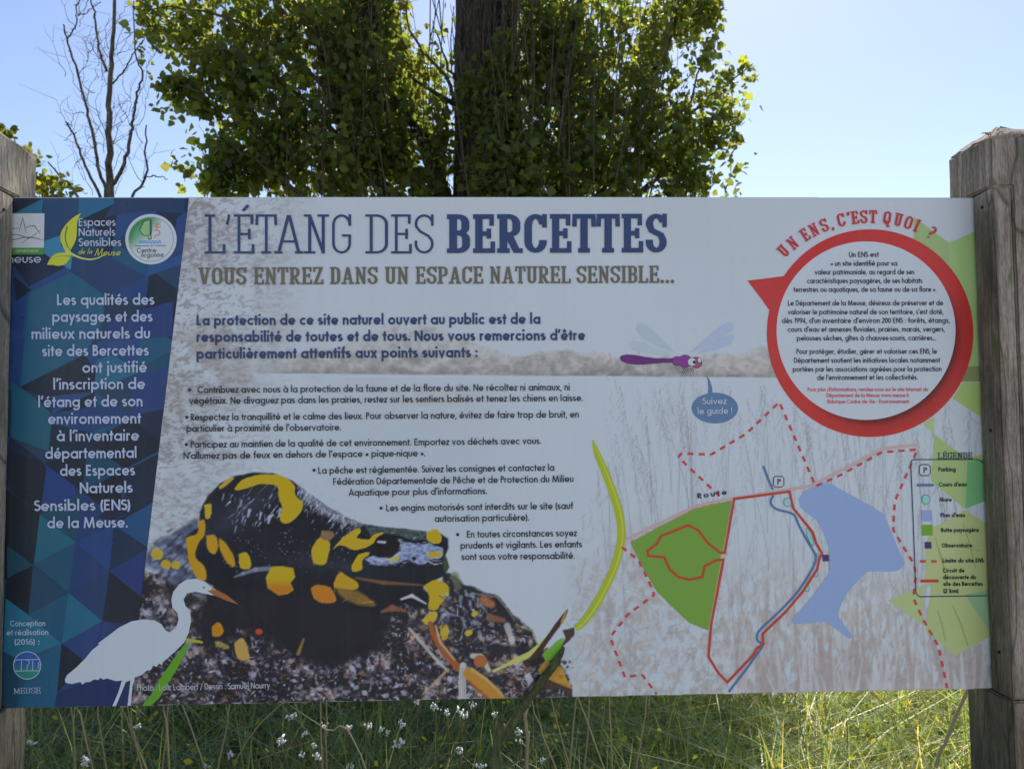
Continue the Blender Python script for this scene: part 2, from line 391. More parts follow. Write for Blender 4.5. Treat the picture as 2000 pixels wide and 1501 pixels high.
def ribbon(pts, wx, wy=None, closed=False, taper=None):
    """offset both sides of a polyline; an oval pen (wx wide on uprights, wy on horizontals)"""
    p = np.array(pts, float); wy = wx if wy is None else wy
    if len(p) > 2: p = p[np.r_[True, np.linalg.norm(np.diff(p, axis=0), axis=1) > 1e-6 * (1 + abs(p).max())]]
    n = len(p)
    if closed: dn = np.roll(p, -1, 0) - p; dp = p - np.roll(p, 1, 0)
    else:
        d = np.diff(p, axis=0); dn = np.vstack([d, d[-1:]]); dp = np.vstack([d[:1], d])
    dn = dn / (np.linalg.norm(dn, axis=1, keepdims=True) + 1e-9); dp = dp / (np.linalg.norm(dp, axis=1, keepdims=True) + 1e-9)
    n1 = np.stack([-dp[:, 1], dp[:, 0]], -1); n2 = np.stack([-dn[:, 1], dn[:, 0]], -1)
    m = n1 + n2; L = np.linalg.norm(m, axis=1, keepdims=True); L[L < 0.3] = 0.3; m = m / L
    k = 1 / np.clip((m * n1).sum(1, keepdims=True), 0.45, 1)
    off = m * k * np.array([wx / 2, wy / 2])
    if taper is not None: off = off * np.interp(np.linspace(0, 1, n), np.linspace(0, 1, len(taper)), taper)[:, None]
    return p - off, p + off
def arc(cx, cy, rx, ry, a0, a1, n=12):
    t = np.radians(np.linspace(a0, a1, n)); return [(cx + rx * math.cos(q), cy + ry * math.sin(q)) for q in t]
# ------------------------------------------------------------------ geometric sans lettering (drawn as pen strokes)
def sans(w, xh=0.69, wide=1.0):
    h = w / 2; T = xh - h; R = (xh - w) / 2; rx = (R + 0.02) * wide; cy = xh / 2; A = 1.09; D = -0.31; s = 0.048
    G = {}; nw = 0.40 * wide
    def g(ch, adv, *st): G[ch] = (adv, [q if q[0] == 'dot' else [tuple(p) for p in q] for q in st])
    bw = 2 * rx; c0 = s + h + rx
    adv = bw + w + 2 * s
    stemR = s + h + bw; stemL = s + h
    g('a', adv, arc(c0, cy, rx, R, 0, 360, 22), [(stemR, 0), (stemR, xh)])
    g('b', adv, arc(c0, cy, rx, R, 0, 360, 22), [(stemL, 0), (stemL, A)])
    g('d', adv, arc(c0, cy, rx, R, 0, 360, 22), [(stemR, 0), (stemR, A)])
    g('q', adv, arc(c0, cy, rx, R, 0, 360, 22), [(stemR, D), (stemR, xh)])
    g('p', adv, arc(c0, cy, rx, R, 0, 360, 22), [(stemL, D), (stemL, xh)])
    g('o', adv, arc(c0, cy, rx, R, 0, 360, 24))
    g('c', adv - 0.13, arc(c0, cy, rx, R, 48, 312, 18))
    g('e', adv - 0.02, [(c0 - rx, cy - 0.02), (c0 + rx, cy - 0.02)], arc(c0, cy, rx, R, -3, 322, 22))
    g('g', adv, arc(c0, cy, rx, R, 0, 360, 22), [(stemR, xh), (stemR, 0.02)] + arc(c0, 0.0, rx, 0.31 - h, -4, -150, 10))
    x = 0.15 + h
    g('f', 0.36 + w * .5, [(x, 0), (x, A - 0.17)] + arc(x + 0.13, A - 0.17, 0.13, 0.17 - h, 180, 75, 7), [(0.02, T), (x + 0.2, T)])
    g('t', 0.34 + w * .5, [(x - .02, 0), (x - .02, 0.93)], [(0.02, T), (x + 0.17, T)])
    G['i'] = (w + 2 * s + .02, [[(stemL, 0), (stemL, xh)], ('dot', stemL, 0.95)])
    G['j'] = (w + 2 * s + .02, [[(stemL, xh), (stemL, D)], ('dot', stemL, 0.95)])
    g('l', w + 2 * s + .02, [(stemL, 0), (stemL, A)])
    r = nw / 2; ar = lambda xl: arc(xl + r, T - r * 1.05, r, r * 1.05, 180, 0, 11)
    g('n', nw + w + 2 * s, [(stemL, 0), (stemL, xh)], ar(stemL) + [(stemL + nw, 0)])
    g('h', nw + w + 2 * s, [(stemL, 0), (stemL, A)], ar(stemL) + [(stemL + nw, 0)])
    m2 = nw * 0.92; r2 = m2 / 2
    am = lambda xl: arc(xl + r2, T - r2 * 1.05, r2, r2 * 1.05, 180, 0, 11)
    g('m', 2 * m2 + w + 2 * s, [(stemL, 0), (stemL, xh)], am(stemL) + [(stemL + m2, 0)], am(stemL + m2) + [(stemL + 2 * m2, 0)])
    g('r', 0.28 + w, [(stemL, 0), (stemL, xh)], arc(stemL + 0.17, T - 0.17, 0.17, 0.17, 180, 62, 8))
    g('u', nw + w + 2 * s, [(stemL, xh)] + arc(stemL + r, h + r * 1.05, r, r * 1.05, 180, 360, 12) + [(stemL + nw, xh)])
    sx = 0.165 * wide; sc = s + h + sx - .02; q = (xh - w) / 4
    g('s', 2 * sx + w + 2 * s - .04, arc(sc, xh - h - q, sx, q, 40, 250, 10)[:-2] + [(sc, cy)] + arc(sc, h + q, sx, q, 70, -150, 10)[1:])
    vw = 0.24 * wide
    g('v', 2 * vw + w + .04, [(h + .02, xh), (h + .02 + vw, h * .6), (h + .02 + 2 * vw, xh)])
    g('y', 2 * vw + w + .04, [(h + .02, xh), (h + .03 + vw, 0.06)], [(h + .02 + 2 * vw, xh), (h + .02 + vw * .42, D)])
    g('w', 4 * vw * .85 + w + .04, [(h + .02 + vw * .85 * i, xh if i % 2 == 0 else h * .6) for i in range(5)])
    g('x', 2 * vw + w + .02, [(h + .01, 0), (h + .01 + 2 * vw, xh)], [(h + .01, xh), (h + .01 + 2 * vw, 0)])
    g('z', 0.46 * wide + .06, [(s, T), (0.44 * wide, T), (s + .02, h), (0.46 * wide, h)])
    g('k', 0.44 + w, [(stemL, 0), (stemL, A)], [(stemL + .36, xh), (stemL + .02, .3), (stemL + .4, 0)])
    # capitals
    C1 = 1 - h; Rc = (1 - w) / 2; o = Rc * wide
    g('O', 2 * o + w + 2 * s, arc(s + h + o, .5, o, Rc, 0, 360, 28))
    g('C', 1.75 * o + w + s, arc(s + h + o, .5, o, Rc, 48, 312, 20))
    g('G', 2 * o + w + s, arc(s + h + o, .5, o, Rc, 48, 360, 22) + [(s + h + o, .5)])
    g('Q', 2 * o + w + 2 * s, arc(s + h + o, .5, o, Rc, 0, 360, 28), [(s + h + o, .3), (s + h + 2 * o, 0)])
    g('L', 0.5 + h, [(stemL, 1), (stemL, h), (0.5, h)])
    g('E', 0.56 + h, [(0.54, h), (stemL, h), (stemL, C1), (0.54, C1)], [(stemL, .52), (0.5, .52)])
    g('F', 0.52 + h, [(stemL, 0), (stemL, C1), (0.52, C1)], [(stemL, .5), (0.48, .5)])
    g('N', 0.68 + w, [(stemL, 0), (stemL, 1)], [(stemL, 1 - h * .4), (stemL + .6, h * .4)], [(stemL + .6, 0), (stemL + .6, 1)])
    g('M', 1.02 + w, [(s + h, 0), (s + h + .12, 1)], [(s + h + .13, .97), (s + h + .45, h * .4)], [(s + h + .45, h * .4), (s + h + .77, .97)], [(s + h + .78, 1), (s + h + .9, 0)])
    g('D', 0.72 + w * .6, [(stemL, h), (stemL, C1)], [(stemL, C1), (stemL + .18, C1)] + arc(stemL + .2, .5, .38, .5 - h, 90, -90, 14) + [(stemL + .18, h), (stemL, h)])
    g('P', 0.5 + h, [(stemL, 0), (stemL, 1)], [(stemL, C1), (stemL + .16, C1)] + arc(stemL + .17, .73, .2, .27 - h, 90, -90, 9) + [(stemL, .46 + h)])
    g('R', 0.54 + h, [(stemL, 0), (stemL, 1)], [(stemL, C1), (stemL + .16, C1)] + arc(stemL + .17, .73, .2, .27 - h, 90, -90, 9) + [(stemL, .46 + h)], [(stemL + .16, .48), (stemL + .4, 0)])
    g('B', 0.56 + h, [(stemL, 0), (stemL, 1)], [(stemL, C1), (stemL + .16, C1)] + arc(stemL + .16, .76, .17, .24 - h, 90, -90, 8) + [(stemL, .52 + h)], [(stemL, .52), (stemL + .18, .52)] + arc(stemL + .18, .26 + h / 2, .22, .26 - h / 2, 90, -90, 9) + [(stemL, h)])
    g('S', 0.56, arc(.29, 1 - h - .2, .19, .2, 35, 250, 11)[:-2] + [(.29, .53)] + arc(.29, h + .24, .22, .24, 70, -150, 11)[1:])
    g('U', 0.62 + w, [(stemL, 1)] + arc(stemL + .27, .27 + h, .27, .27, 180, 360, 12) + [(stemL + .54, 1)])
    g('A', 0.78, [(.03 + h * .5, 0), (.39, .98), (.75 - h * .5, 0)], [(.17, .3), (.61, .3)])
    g('V', 0.74, [(.03 + h * .5, 1), (.37, .02), (.71 - h * .5, 1)])
    g('I', w + 2 * s, [(stemL, 0), (stemL, 1)])
    g('T', 0.56, [(.28, 0), (.28, C1)], [(.02, C1), (.54, C1)])
    # digits
    g('0', 0.62, arc(.31, .5, .31 - h - .02, .5 - h, 0, 360, 22)); g('1', 0.42, [(.08, .82), (.24, .97), (.24, 0)])
    g('2', 0.6, arc(.3, .72, .21, .28 - h, 165, -35, 10) + [(.07, h), (.55, h)])
    g('4', 0.62, [(.44, 0), (.44, .95), (.06, .26), (.58, .26)])
    g('6', 0.62, arc(.31, .3, .24, .3 - h, 0, 360, 18), [(.1, .4), (.4, 1)]); g('9', 0.62, arc(.31, .7, .24, .3 - h, 0, 360, 18), [(.52, .6), (.22, 0)])
    d = w * .62
    G[' '] = (0.36, []); G['.'] = (0.2 + w * .5, [('dot', .1 + w * .25, d)]); G[':'] = (0.2 + w * .5, [('dot', .1 + w * .25, d), ('dot', .1 + w * .25, xh - d)])
    G[','] = (0.2 + w * .5, [[(.14 + w * .3, .1), (.06, -.16)]]); G["'"] = (0.2 + w * .3, [[(.15 + w * .3, 1.05), (.07, .72)]])
    G['('] = (.3, [arc(.42, .42, .3, .66, 125, 235, 9)]); G[')'] = (.3, [arc(-.12, .42, .3, .66, 55, -55, 9)])
    G['«'] = (.48, [[(.22, .52), (.07, .34), (.22, .16)], [(.4, .52), (.25, .34), (.4, .16)]])
    G['»'] = (.48, [[(.07, .52), (.22, .34), (.07, .16)], [(.25, .52), (.4, .34), (.25, .16)]])
    G['-'] = (.34, [[(.04, .36), (.3, .36)]]); G['/'] = (.42, [[(.02, -.1), (.4, 1.05)]])
    G['!'] = (.26, [[(.13, .28), (.13, 1)], ('dot', .13, d)])
    G['…'] = (.8, [('dot', .12, d), ('dot', .38, d), ('dot', .64, d)])
    def acc(base, kind):
        a, st = G[base]; c = c0 if base in 'aeo' else (stemL if base in 'i' else s + h + r)
        if base == 'i': st = st[:1]
        y = xh + .09
        m = {'´': [[(c - .05, y), (c + .13, y + .2)]], '`': [[(c + .05, y), (c - .13, y + .2)]],
             '^': [[(c - .15, y), (c, y + .17), (c + .15, y)]], '¨': [('dot', c - .13, y + .12), ('dot', c + .13, y + .12)]}[kind]
        return (a, list(st) + m)
    for ch, b_, k in (('é', 'e', '´'), ('è', 'e', '`'), ('ê', 'e', '^'), ('à', 'a', '`'), ('î', 'i', '^'), ('ï', 'i', '¨')): G[ch] = acc(b_, k)
    a_, st_ = G['E']; G['É'] = (a_, st_ + [[(.25, 1.08), (.4, 1.28)]])
    return G
# ------------------------------------------------------------------ slab-serif capitals (oval pen)
def slab(wv, wh, W=0.5, k=None, tick=None, sd=1.0):
    """cap height 1; wv upright weight, wh horizontal weight; glyph outer width about W; sd: weight of the side uprights of N, U, M"""
    hv, hh = wv / 2, wh / 2; T = 1 - hh; B = hh; k = .095 if k is None else k
    tf = (tick or wv) / wv; ht = (tick or wv) / 2
    sl = k + hv; G = {}
    def serif(x, y, half=None): half = half or (hv + k); return [(x - half, y), (x + half, y)]
    ear = .19 + wh * .9
    def g(c, a, *st): G[c] = (a, list(st))
    def tk(x, ya, yb, dx=0.0): return ('w', tf, [(x, ya), (x + dx, yb)])
    g('L', W, [(sl, 0), (sl, 1)], serif(sl, T), [(0, B), (W, B)], tk(W - ht, B, ear))
    E = [[(sl, 0), (sl, 1)], [(0, T), (W - .02, T)], [(0, B), (W + .01, B)], tk(W - .02 - ht, T, 1 - ear), tk(W + .01 - ht, B, ear), [(sl, .5), (W - .09, .5)], tk(W - .09 - ht, .37, .63)]
    g('E', W + .01, *E); g('É', W + .01, *(E + [('w', 1.25, [(W * .45, 1.09), (W * .72, 1.24)])]))
    g('T', W + .03, [(W / 2 + .015, 0), (W / 2 + .015, 1)], [(0, T), (W + .03, T)], tk(ht, T, 1 - ear - .03, -.01), tk(W + .03 - ht, T, 1 - ear - .03, .01), serif(W / 2 + .015, B))
    c = W / 2 + .07
    g('A', W + .14, ('w', sd, [(hv + .07, B), (c - .01, 1 - .02)]), [(c + .01, 1 - .02), (W + .07 - hv, B)], [(c - .12, .31), (c + .14, .31)], [(0, B), (wv + .12, B)], [(W - wv + .02, B), (W + .14, B)])
    ws = W + .06; hs = hv * sd
    g('N', ws, ('w', sd, [(k + hs, 0), (k + hs, 1)]), [(k + hs, 1 - .03), (ws - k - hs, .03)], ('w', sd, [(ws - k - hs, 0), (ws - k - hs, 1)]), [(0, T), (k + hs * 2, T)], serif(k + hs, B, hs + k), serif(ws - k - hs, T, hs + k))
    ry = min(.25, W * .45); tx = W - ht
    g('G', W, arc(W / 2, 1 - hh - ry, W / 2 - hv, ry, 10, 180, 12) + arc(W / 2, hh + ry, W / 2 - hv, ry, 180, 350, 12) + [(W - hv, .46)], [(W * .52, .46), (W, .46)], tk(tx, 1 - ear - .05, 1))
    g('C', W, arc(W / 2, 1 - hh - ry, W / 2 - hv, ry, 10, 180, 12) + arc(W / 2, hh + ry, W / 2 - hv, ry, 180, 360, 12) + [(W - hv, .33)], tk(tx, 1 - ear - .05, 1))
    O_ = arc(W / 2, 1 - hh - ry, W / 2 - hv, ry, 0, 180, 14) + arc(W / 2, hh + ry, W / 2 - hv, ry, 180, 360, 14) + [(W - hv, 1 - hh - ry)]
    g('O', W, O_); g('Q', W, O_, [(W * .36, .3), (W * .62, .1), (W * .75, -.17), (W * .98, -.13)])
    g('D', W, [(sl, 0), (sl, 1)], [(0, T), (W * .5, T)] + arc(W * .5, T - .22, W * .5 - hv, .22, 85, 0, 8) + arc(W * .5, B + .22, W * .5 - hv, .22, 0, -90, 8) + [(0, B)])
    g('B', W, [(sl, 0), (sl, 1)], [(0, T), (W * .5, T)] + arc(W * .5, T - .16, W * .47 - hv, .16, 80, 0, 6) + arc(W * .5, .66, W * .47 - hv, .14, 0, -85, 6) + [(sl, .52)],
      [(sl, .515), (W * .5, .515)] + arc(W * .5, .515 - .16, W * .5 - hv, .16, 80, 0, 6) + arc(W * .5, B + .16, W * .5 - hv, .16, 0, -85, 6) + [(0, B)])
    P_ = [[(sl, 0), (sl, 1)], [(0, T), (W * .5, T)] + arc(W * .5, T - .18, W * .5 - hv, .18, 85, 0, 6) + arc(W * .5, .62, W * .5 - hv, .15, 0, -85, 6) + [(sl, .47)]]
    g('P', W, *(P_ + [serif(sl, B, hv + k + .02)])); g('R', W + .06, *(P_ + [serif(sl, B), [(W * .5, .47), (W - hv - .01, .08)], [(W - wv * .9, B), (W + .06, B)]]))
    sy = .21
    g('S', W, arc(W / 2, 1 - hh - sy, W / 2 - hv, sy, 15, 180, 11) + [(hv + .015, .68), (W * .28, .57), (W * .72, .45), (W - hv - .015, .34)] + arc(W / 2, hh + sy, W / 2 - hv, sy, 0, -180, 12) + [(hv, .33)], tk(tx, 1 - ear - .05, 1))
    g('U', ws, [(sl, 1), (sl, .3)] + arc(ws / 2, hh + .2, ws / 2 - sl, .2, 180, 360, 12) + [(ws - sl, 1)], serif(sl, T), serif(ws - sl, T))
    g('V', W + .12, [(hv + .06, T), (W / 2 + .05, .02)], ('w', sd, [(W / 2 + .07, .02), (W + .06 - hv, T)]), [(0, T), (wv + .12, T)], [(W - wv, T), (W + .12, T)])
    g('Z', W, [(0, T), (W - .02, T)], [(W - hv - .03, T), (hv + .03, B)], [(0, B), (W, B)], tk(ht, T, 1 - ear), tk(W - ht, B, ear))
    g('I', wv + 2 * k, [(sl, 0), (sl, 1)], serif(sl, T), serif(sl, B))
    g('M', W + .25, ('w', sd, [(sl, 0), (sl, 1)]), [(sl, .97), (W / 2 + .125, .1)], [(W / 2 + .125, .1), (W + .25 - sl, .97)], ('w', sd, [(W + .25 - sl, 1), (W + .25 - sl, 0)]), serif(sl, B), serif(W + .25 - sl, B))
    G[' '] = (.26, []); G["'"] = (.16, [('w', 1.2, [(.12, 1), (.1, .88), (.05, .74)])])
    G['.'] = (.22, [('dot', .11, .08)]); G[','] = (.2, [[(.12, .12), (.1, .0), (.05, -.12)]])
    G['?'] = (W * .8, [arc(W * .38, .76, W * .3, .2, 160, -60, 10) + [(W * .3, .4), (W * .3, .26)], ('dot', W * .3, .06)])
    return G
def put_glyph(pr, st, fx, wx, wy, col, dotr):
    for q in st:
        if q[0] == 'dot':
            c = fx(np.array([[q[1], q[2]]]))[0]; e = fx(np.array([[q[1] + dotr, q[2]]]))[0]
            r = float(np.hypot(*(e - c))); pr.ellipse(c[0], c[1], r, r, col, 10, step=0.0)
        else:
            fw = 1.0
            if q[0] == 'w': fw, q = q[1], q[2]
            A, B = ribbon(q, wx * fw, wy); pr.strip(fx(A), fx(B), col, step=0.012)
def text(pr, G, s, x0, y0, x1, y1, cap, col, wx, wy=None, track=0.0, slant=0.0):
    tot = sum(G[c][0] for c in s) + track * (len(s) - 1)
    L = math.hypot(x1 - x0, y1 - y0); ux, uy = (x1 - x0) / L, (y1 - y0) / L; sx = L / tot; cur = 0.0; base = pr.mm
    for c in s:
        a, st = G[c]
        def fx(uv, cur=cur):
            u = (uv[:, 0] + cur + slant * uv[:, 1]) * sx; v = uv[:, 1] * cap
            return np.stack([x0 + u * ux + v * uy, y0 + u * uy - v * ux], -1)
        pr.mm = base
        put_glyph(pr, st, fx, wx, wy or wx, col, (wx * .62))
        cur += a + track
    pr.mm = base
# ================================================================== painted photographs on the board
def vn(x, y, sc, seed, oct=3):
    """value noise on print coordinates, 0..1"""
    out = np.zeros_like(x, dtype=float); amp = 1; tot = 0
    sx, sy = (sc if isinstance(sc, tuple) else (sc, sc))
    for o in range(oct):
        a, b_ = x / sx + 1000, y / sy + 1000; i, j = np.floor(a), np.floor(b_); u, v = a - i, b_ - j
        u, v = u * u * (3 - 2 * u), v * v * (3 - 2 * v)
        def h(p, q):
            z = np.sin(p * 127.1 + q * 311.7 + seed * 74.7 + o * 19.19) * 43758.5453
            return z - np.floor(z)
        out += amp * ((h(i, j) * (1 - u) + h(i + 1, j) * u) * (1 - v) + (h(i, j + 1) * (1 - u) + h(i + 1, j + 1) * u) * v)
        tot += amp; amp *= 0.55; sx /= 2.03; sy /= 2.03
    return out / tot
def sstep(a, b_, x): t = np.clip((x - a) / (b_ - a), 0, 1); return t * t * (3 - 2 * t)
class Canvas:
    def __init__(s, x0, x1, y0, y1, step):
        s.nx = int((x1 - x0) / step) + 1; s.ny = int((y1 - y0) / step) + 1
        s.xs = np.linspace(x0, x1, s.nx); s.ys = np.linspace(y0, y1, s.ny)
        s.X, s.Y = np.meshgrid(s.xs, s.ys); s.C = np.zeros((s.ny, s.nx, 3)); s.dx = s.xs[1] - s.xs[0]; s.dy = s.ys[1] - s.ys[0]
    def win(s, x0, x1, y0, y1):
        i0, i1 = np.searchsorted(s.xs, (x0, x1)); j0, j1 = np.searchsorted(s.ys, (y0, y1))
        return slice(j0, j1), slice(i0, i1)
    def blend(s, m, col, w=None):
        w = w or (slice(None), slice(None)); col = np.asarray(col, float)
        s.C[w] = s.C[w] * (1 - m[..., None]) + col * m[..., None]
    def stroke(s, pts, wid, col, alpha=1.0, soft=1.2):
        for k in range(len(pts) - 1):
            (ax, ay), (bx, by) = pts[k], pts[k + 1]; f0, f1 = k / (len(pts) - 1), (k + 1) / (len(pts) - 1)
            w0 = np.interp(f0, np.linspace(0, 1, len(wid)), wid); w1 = np.interp(f1, np.linspace(0, 1, len(wid)), wid)
            pad = max(w0, w1) / 2 + soft + 1
            w = s.win(min(ax, bx) - pad, max(ax, bx) + pad, min(ay, by) - pad, max(ay, by) + pad)
            X, Y = s.X[w], s.Y[w]
            if X.size == 0: continue
            dx, dy = bx - ax, by - ay; L2 = dx * dx + dy * dy + 1e-6
            t = np.clip(((X - ax) * dx + (Y - ay) * dy) / L2, 0, 1)
            d = np.hypot(X - ax - t * dx, Y - ay - t * dy) - (w0 + (w1 - w0) * t) / 2
            s.blend(alpha * (1 - sstep(-soft, soft, d)), col, w)
    def mask(s, pts, soft=2.0, wob=0.0, seed=1):
        p = np.array(pts, float); pad = soft + wob + 3
        w = s.win(p[:, 0].min() - pad, p[:, 0].max() + pad, p[:, 1].min() - pad, p[:, 1].max() + pad)
        X, Y = s.X[w], s.Y[w]; d = np.full(X.shape, 1e9); ins = np.zeros(X.shape, bool)
        for k in range(len(p)):
            (ax, ay), (bx, by) = p[k], p[(k + 1) % len(p)]; dx, dy = bx - ax, by - ay
            t = np.clip(((X - ax) * dx + (Y - ay) * dy) / (dx * dx + dy * dy + 1e-9), 0, 1)
            d = np.minimum(d, np.hypot(X - ax - t * dx, Y - ay - t * dy))
            c = ((ay > Y) != (by > Y)) & (X < (bx - ax) * (Y - ay) / ((by - ay) + 1e-12) + ax); ins ^= c
        sd_ = np.where(ins, -d, d)
        if wob: sd_ = sd_ + (vn(X, Y, 14, seed) - .5) * 2 * wob
        return 1 - sstep(-soft, soft, sd_), w
    def poly(s, pts, col, soft=2.0, alpha=1.0, wob=0.0, seed=1, tex=0.0, tsc=8):
        m, w = s.mask(pts, soft, wob, seed); col = np.asarray(col, float)
        if tex:
            n = (vn(s.X[w], s.Y[w], tsc, seed + 5) - .5) * 2 * tex
            s.blend(m * alpha, np.clip(col * (1 + n[..., None]), 0, 255), w)
        else: s.blend(m * alpha, col, w)
PAPER = (150, 163, 186)
def paint_landscape(c):
    X, Y = c.X, c.Y
    c.C[:] = PAPER
    c.C += ((vn(X, Y, 300, 3, 2) - .5) * 10)[..., None]
    c.blend(sstep(700, 400, Y) * .35 * np.ones_like(X), (150, 158, 178))
    hor = 727 + (X - 330) * 0.0085
    # far wood: rounded crowns, darker foot at the shore
    top = hor - 42 - 14 * (vn(X, X * 0, (70, 9e9), 11, 3) - .5) * 2 - 50 * np.exp(-((X - 840) / 95.) ** 2) - 26 * np.exp(-((X - 740) / 60.) ** 2) - 14 * np.exp(-((X - 1110) / 60.) ** 2) - 10 * sstep(1420, 1500, X)
    top = top + (vn(X, Y, 9, 12, 2) - .5) * 12
    m = sstep(-4, 4, Y - top) * (1 - sstep(-1.2, 1.2, Y - hor)) * sstep(420, 640, X + 90 * (vn(X, Y, 40, 5) - .5))
    base = 141 + 62 * (vn(X, Y, (24, 15), 13, 5) - .5) - 22 * sstep(-20, 0, Y - hor) + 8 * sstep(-30, -60, Y - hor)
    base = base + 16 * (sstep(.45, .6, vn(X, Y, (9, 7), 19, 2)) - .5)
    wood_c = np.stack([base * .97, base * .975, base * 1.04], -1)
    m = m * (.62 + .3 * sstep(.35, .6, vn(X, Y, 18, 17, 3)) * sstep(60, 30, hor - Y) + .3 * sstep(32, 22, hor - Y)).clip(0, .92)
    c.C = c.C * (1 - m[..., None]) + wood_c * m[..., None]
    # its pale reflection
    r = np.exp(-((X - 830) / 130.) ** 2) * np.exp(-((Y - 778) / 34.) ** 2) * sstep(.35, .6, vn(X, Y, (60, 16), 21))
    c.blend(r * .45, (146, 146, 160))
    c.blend(((1 - sstep(0, 3, abs(Y - hor - 3))) * .5) * (X > 480), (166, 180, 204))
    # grey leaf haze along the blue strip: specks gathered in clouds
    cl = sstep(.38, .62, vn(X, Y, 75, 31, 3)); fall = np.clip(1.25 - (X - (368 - (Y - 386) * .12)) / 210., 0, 1) * (1 - sstep(830, 960, Y) * .45)
    sp = sstep(.53, .6, vn(X * .8 + Y * .5, Y * .9 - X * .4, (9, 5), 33, 2))
    c.blend(np.clip(cl * fall * (.3 + .7 * sp), 0, 1) * .72, (112, 109, 120))
    sp2 = sstep(.6, .66, vn(X * .7 - Y * .6, Y + X * .3, (8, 4.5), 35, 2))
    c.blend(sp2 * fall * .6, (98, 100, 112))
    cl2 = sstep(.45, .7, vn(X, Y, 60, 37, 3)) * np.exp(-((Y - 700) / 70.) ** 2) * np.clip(1.5 - (X - 300) / 260., 0, 1)
    c.blend(cl2 * .8 * (.5 + .5 * vn(X, Y, 6, 38, 2)), (126, 118, 122))
    rs = random.Random(5)
    # leafy twigs
    for (pts, wd) in ((((350, 890), (392, 858), (430, 820), (470, 762), (492, 735)), 2.2), (((372, 500), (420, 470), (455, 415), (470, 392)), 1.6), (((345, 640), (400, 600), (450, 545)), 1.5), (((330, 900), (350, 885)), 2)):
        c.stroke(pts, (wd, wd * .5), (104, 104, 116), .6, 1.0)
    for k in range(420):
        x = 340 + abs(rs.gauss(0, 75)); y = rs.uniform(392, 800)
        a = rs.uniform(-1.4, 1.4); l = rs.uniform(5, 11)
        c.stroke(((x, y), (x + l * math.cos(a) * .5, y + l * math.sin(a) * .5), (x + l * math.cos(a), y + l * math.sin(a))), (.8, rs.uniform(2.5, 4.5), .6), (112, 112, 124), rs.uniform(.15, .5), 1.1)
    # reeds: thin grey stems rising from the bottom right, tangle of straw below
    for k in range(150):
        x = rs.uniform(1150, 1920); y = rs.uniform(900, 1250); L = rs.uniform(120, 420); a = rs.gauss(-.05, .12)
        if y - L < 735: L = y - 735 - rs.uniform(0, 60)
        if L < 40: continue
        pts = [(x + a * L * (t ** 1.5) , y - L * t) for t in np.linspace(0, 1, 7)]
        c.stroke(pts, (1.6, 1.2, .6), (128, 134, 152), rs.uniform(.2, .45), 1.0)
        if rs.random() < .6:
            tx, ty = pts[-1]
            for q in range(7):
                c.stroke(((tx + rs.gauss(0, 2.5), ty + q * 9), (tx + rs.gauss(0, 5), ty + q * 9 + 12)), (1, 3, 1), (112, 118, 136), rs.uniform(.25, .5), 1.0)
    for k in range(85):      # tall separate reeds with feathery heads
        x = rs.uniform(1170, 1900); y = rs.uniform(960, 1300); L = rs.uniform(160, 420); a = rs.gauss(-.08, .13)
        if y - L < 745: L = y - 745 - rs.uniform(0, 90)
        if L < 60: continue
        pts = [(x + a * L * (t ** 1.6), y - L * t) for t in np.linspace(0, 1, 8)]; al = rs.uniform(.35, .7)
        c.stroke(pts, (2.4, 1.8, 1.0), (118, 122, 138), al, 1.0)
        tx, ty = pts[-1]
        for q in range(9): c.stroke(((tx - a * q * 5 + rs.gauss(0, 1.5), ty + q * 8), (tx - a * q * 5 + rs.gauss(0, 6), ty + q * 8 + 15)), (1, 3.6, .8), (104, 108, 124), al * .9, 1.0)
    m = sstep(1020, 1210, Y - 60 * (vn(X, Y, 90, 41) - .5) + 60 * np.exp(-((X - 1240) / 90.) ** 2) - 130 * (X < 1100)) * sstep(1085, 1160, X)
    tone = 146 + 24 * (vn(X, Y, (10, 22), 43, 3) - .5) * 2
    mm = (m * .75 * sstep(.35, .6, vn(X, Y, (11, 15), 45, 3)))[..., None]
    c.C = c.C * (1 - mm) + np.stack([tone * .955, tone * .95, tone * 1.01], -1) * mm
    for k in range(1700):
        x = rs.uniform(1110, 1930); y = rs.uniform(1010, 1380)
        wgt = (y - 980) / 400.
        if x > 1340 and y < 1130: continue
        if rs.random() > .25 + wgt: continue
        if x < 1420: a = rs.uniform(0, math.pi); l = rs.uniform(14, 44)
        else: a = math.pi / 2 + rs.gauss(0, .3); l = rs.uniform(20, 60)
        col = (164, 170, 188) if rs.random() < .5 else (122, 120, 130)
        c.stroke(((x, y), (x + l * math.cos(a), y - l * math.sin(a))), (rs.uniform(1.2, 3.4), 1), col, rs.uniform(.25, .6), 1.0)
    for k in range(70):      # tall brownish tufts at the foot of the map
        x = rs.uniform(1430, 1930); y = 1350; L = rs.uniform(60, 210) * (1.2 if x > 1700 else 1); a = rs.gauss(-.06, .1)
        c.stroke([(x + a * L * t, y - L * t) for t in np.linspace(0, 1, 5)], (rs.uniform(8, 18), 1), (130, 123, 131), rs.uniform(.25, .5), 1.4)
    for k in range(40):
        x = rs.uniform(1430, 1930); L = rs.uniform(30, 110)
        c.stroke([(x + rs.gauss(0, 3), 1350), (x + rs.gauss(0, 8), 1350 - L)], (rs.uniform(5, 12), 2), (160, 168, 188), .45, 1.5)
    for a, b_ in (((1245, 680), (1262, 742)), ((1175, 700), (1188, 742)), ((1190, 690), (1207, 770))):
        c.stroke((a, b_), (2.2, 1.2), (128, 122, 128), .6)
def cv(pts): return [(250 + x / 2.886, 880 + y / 2.886) for x, y in pts]
def cr(pts): return [(800 + x / 3.752, 1000 + y / 3.752) for x, y in pts]
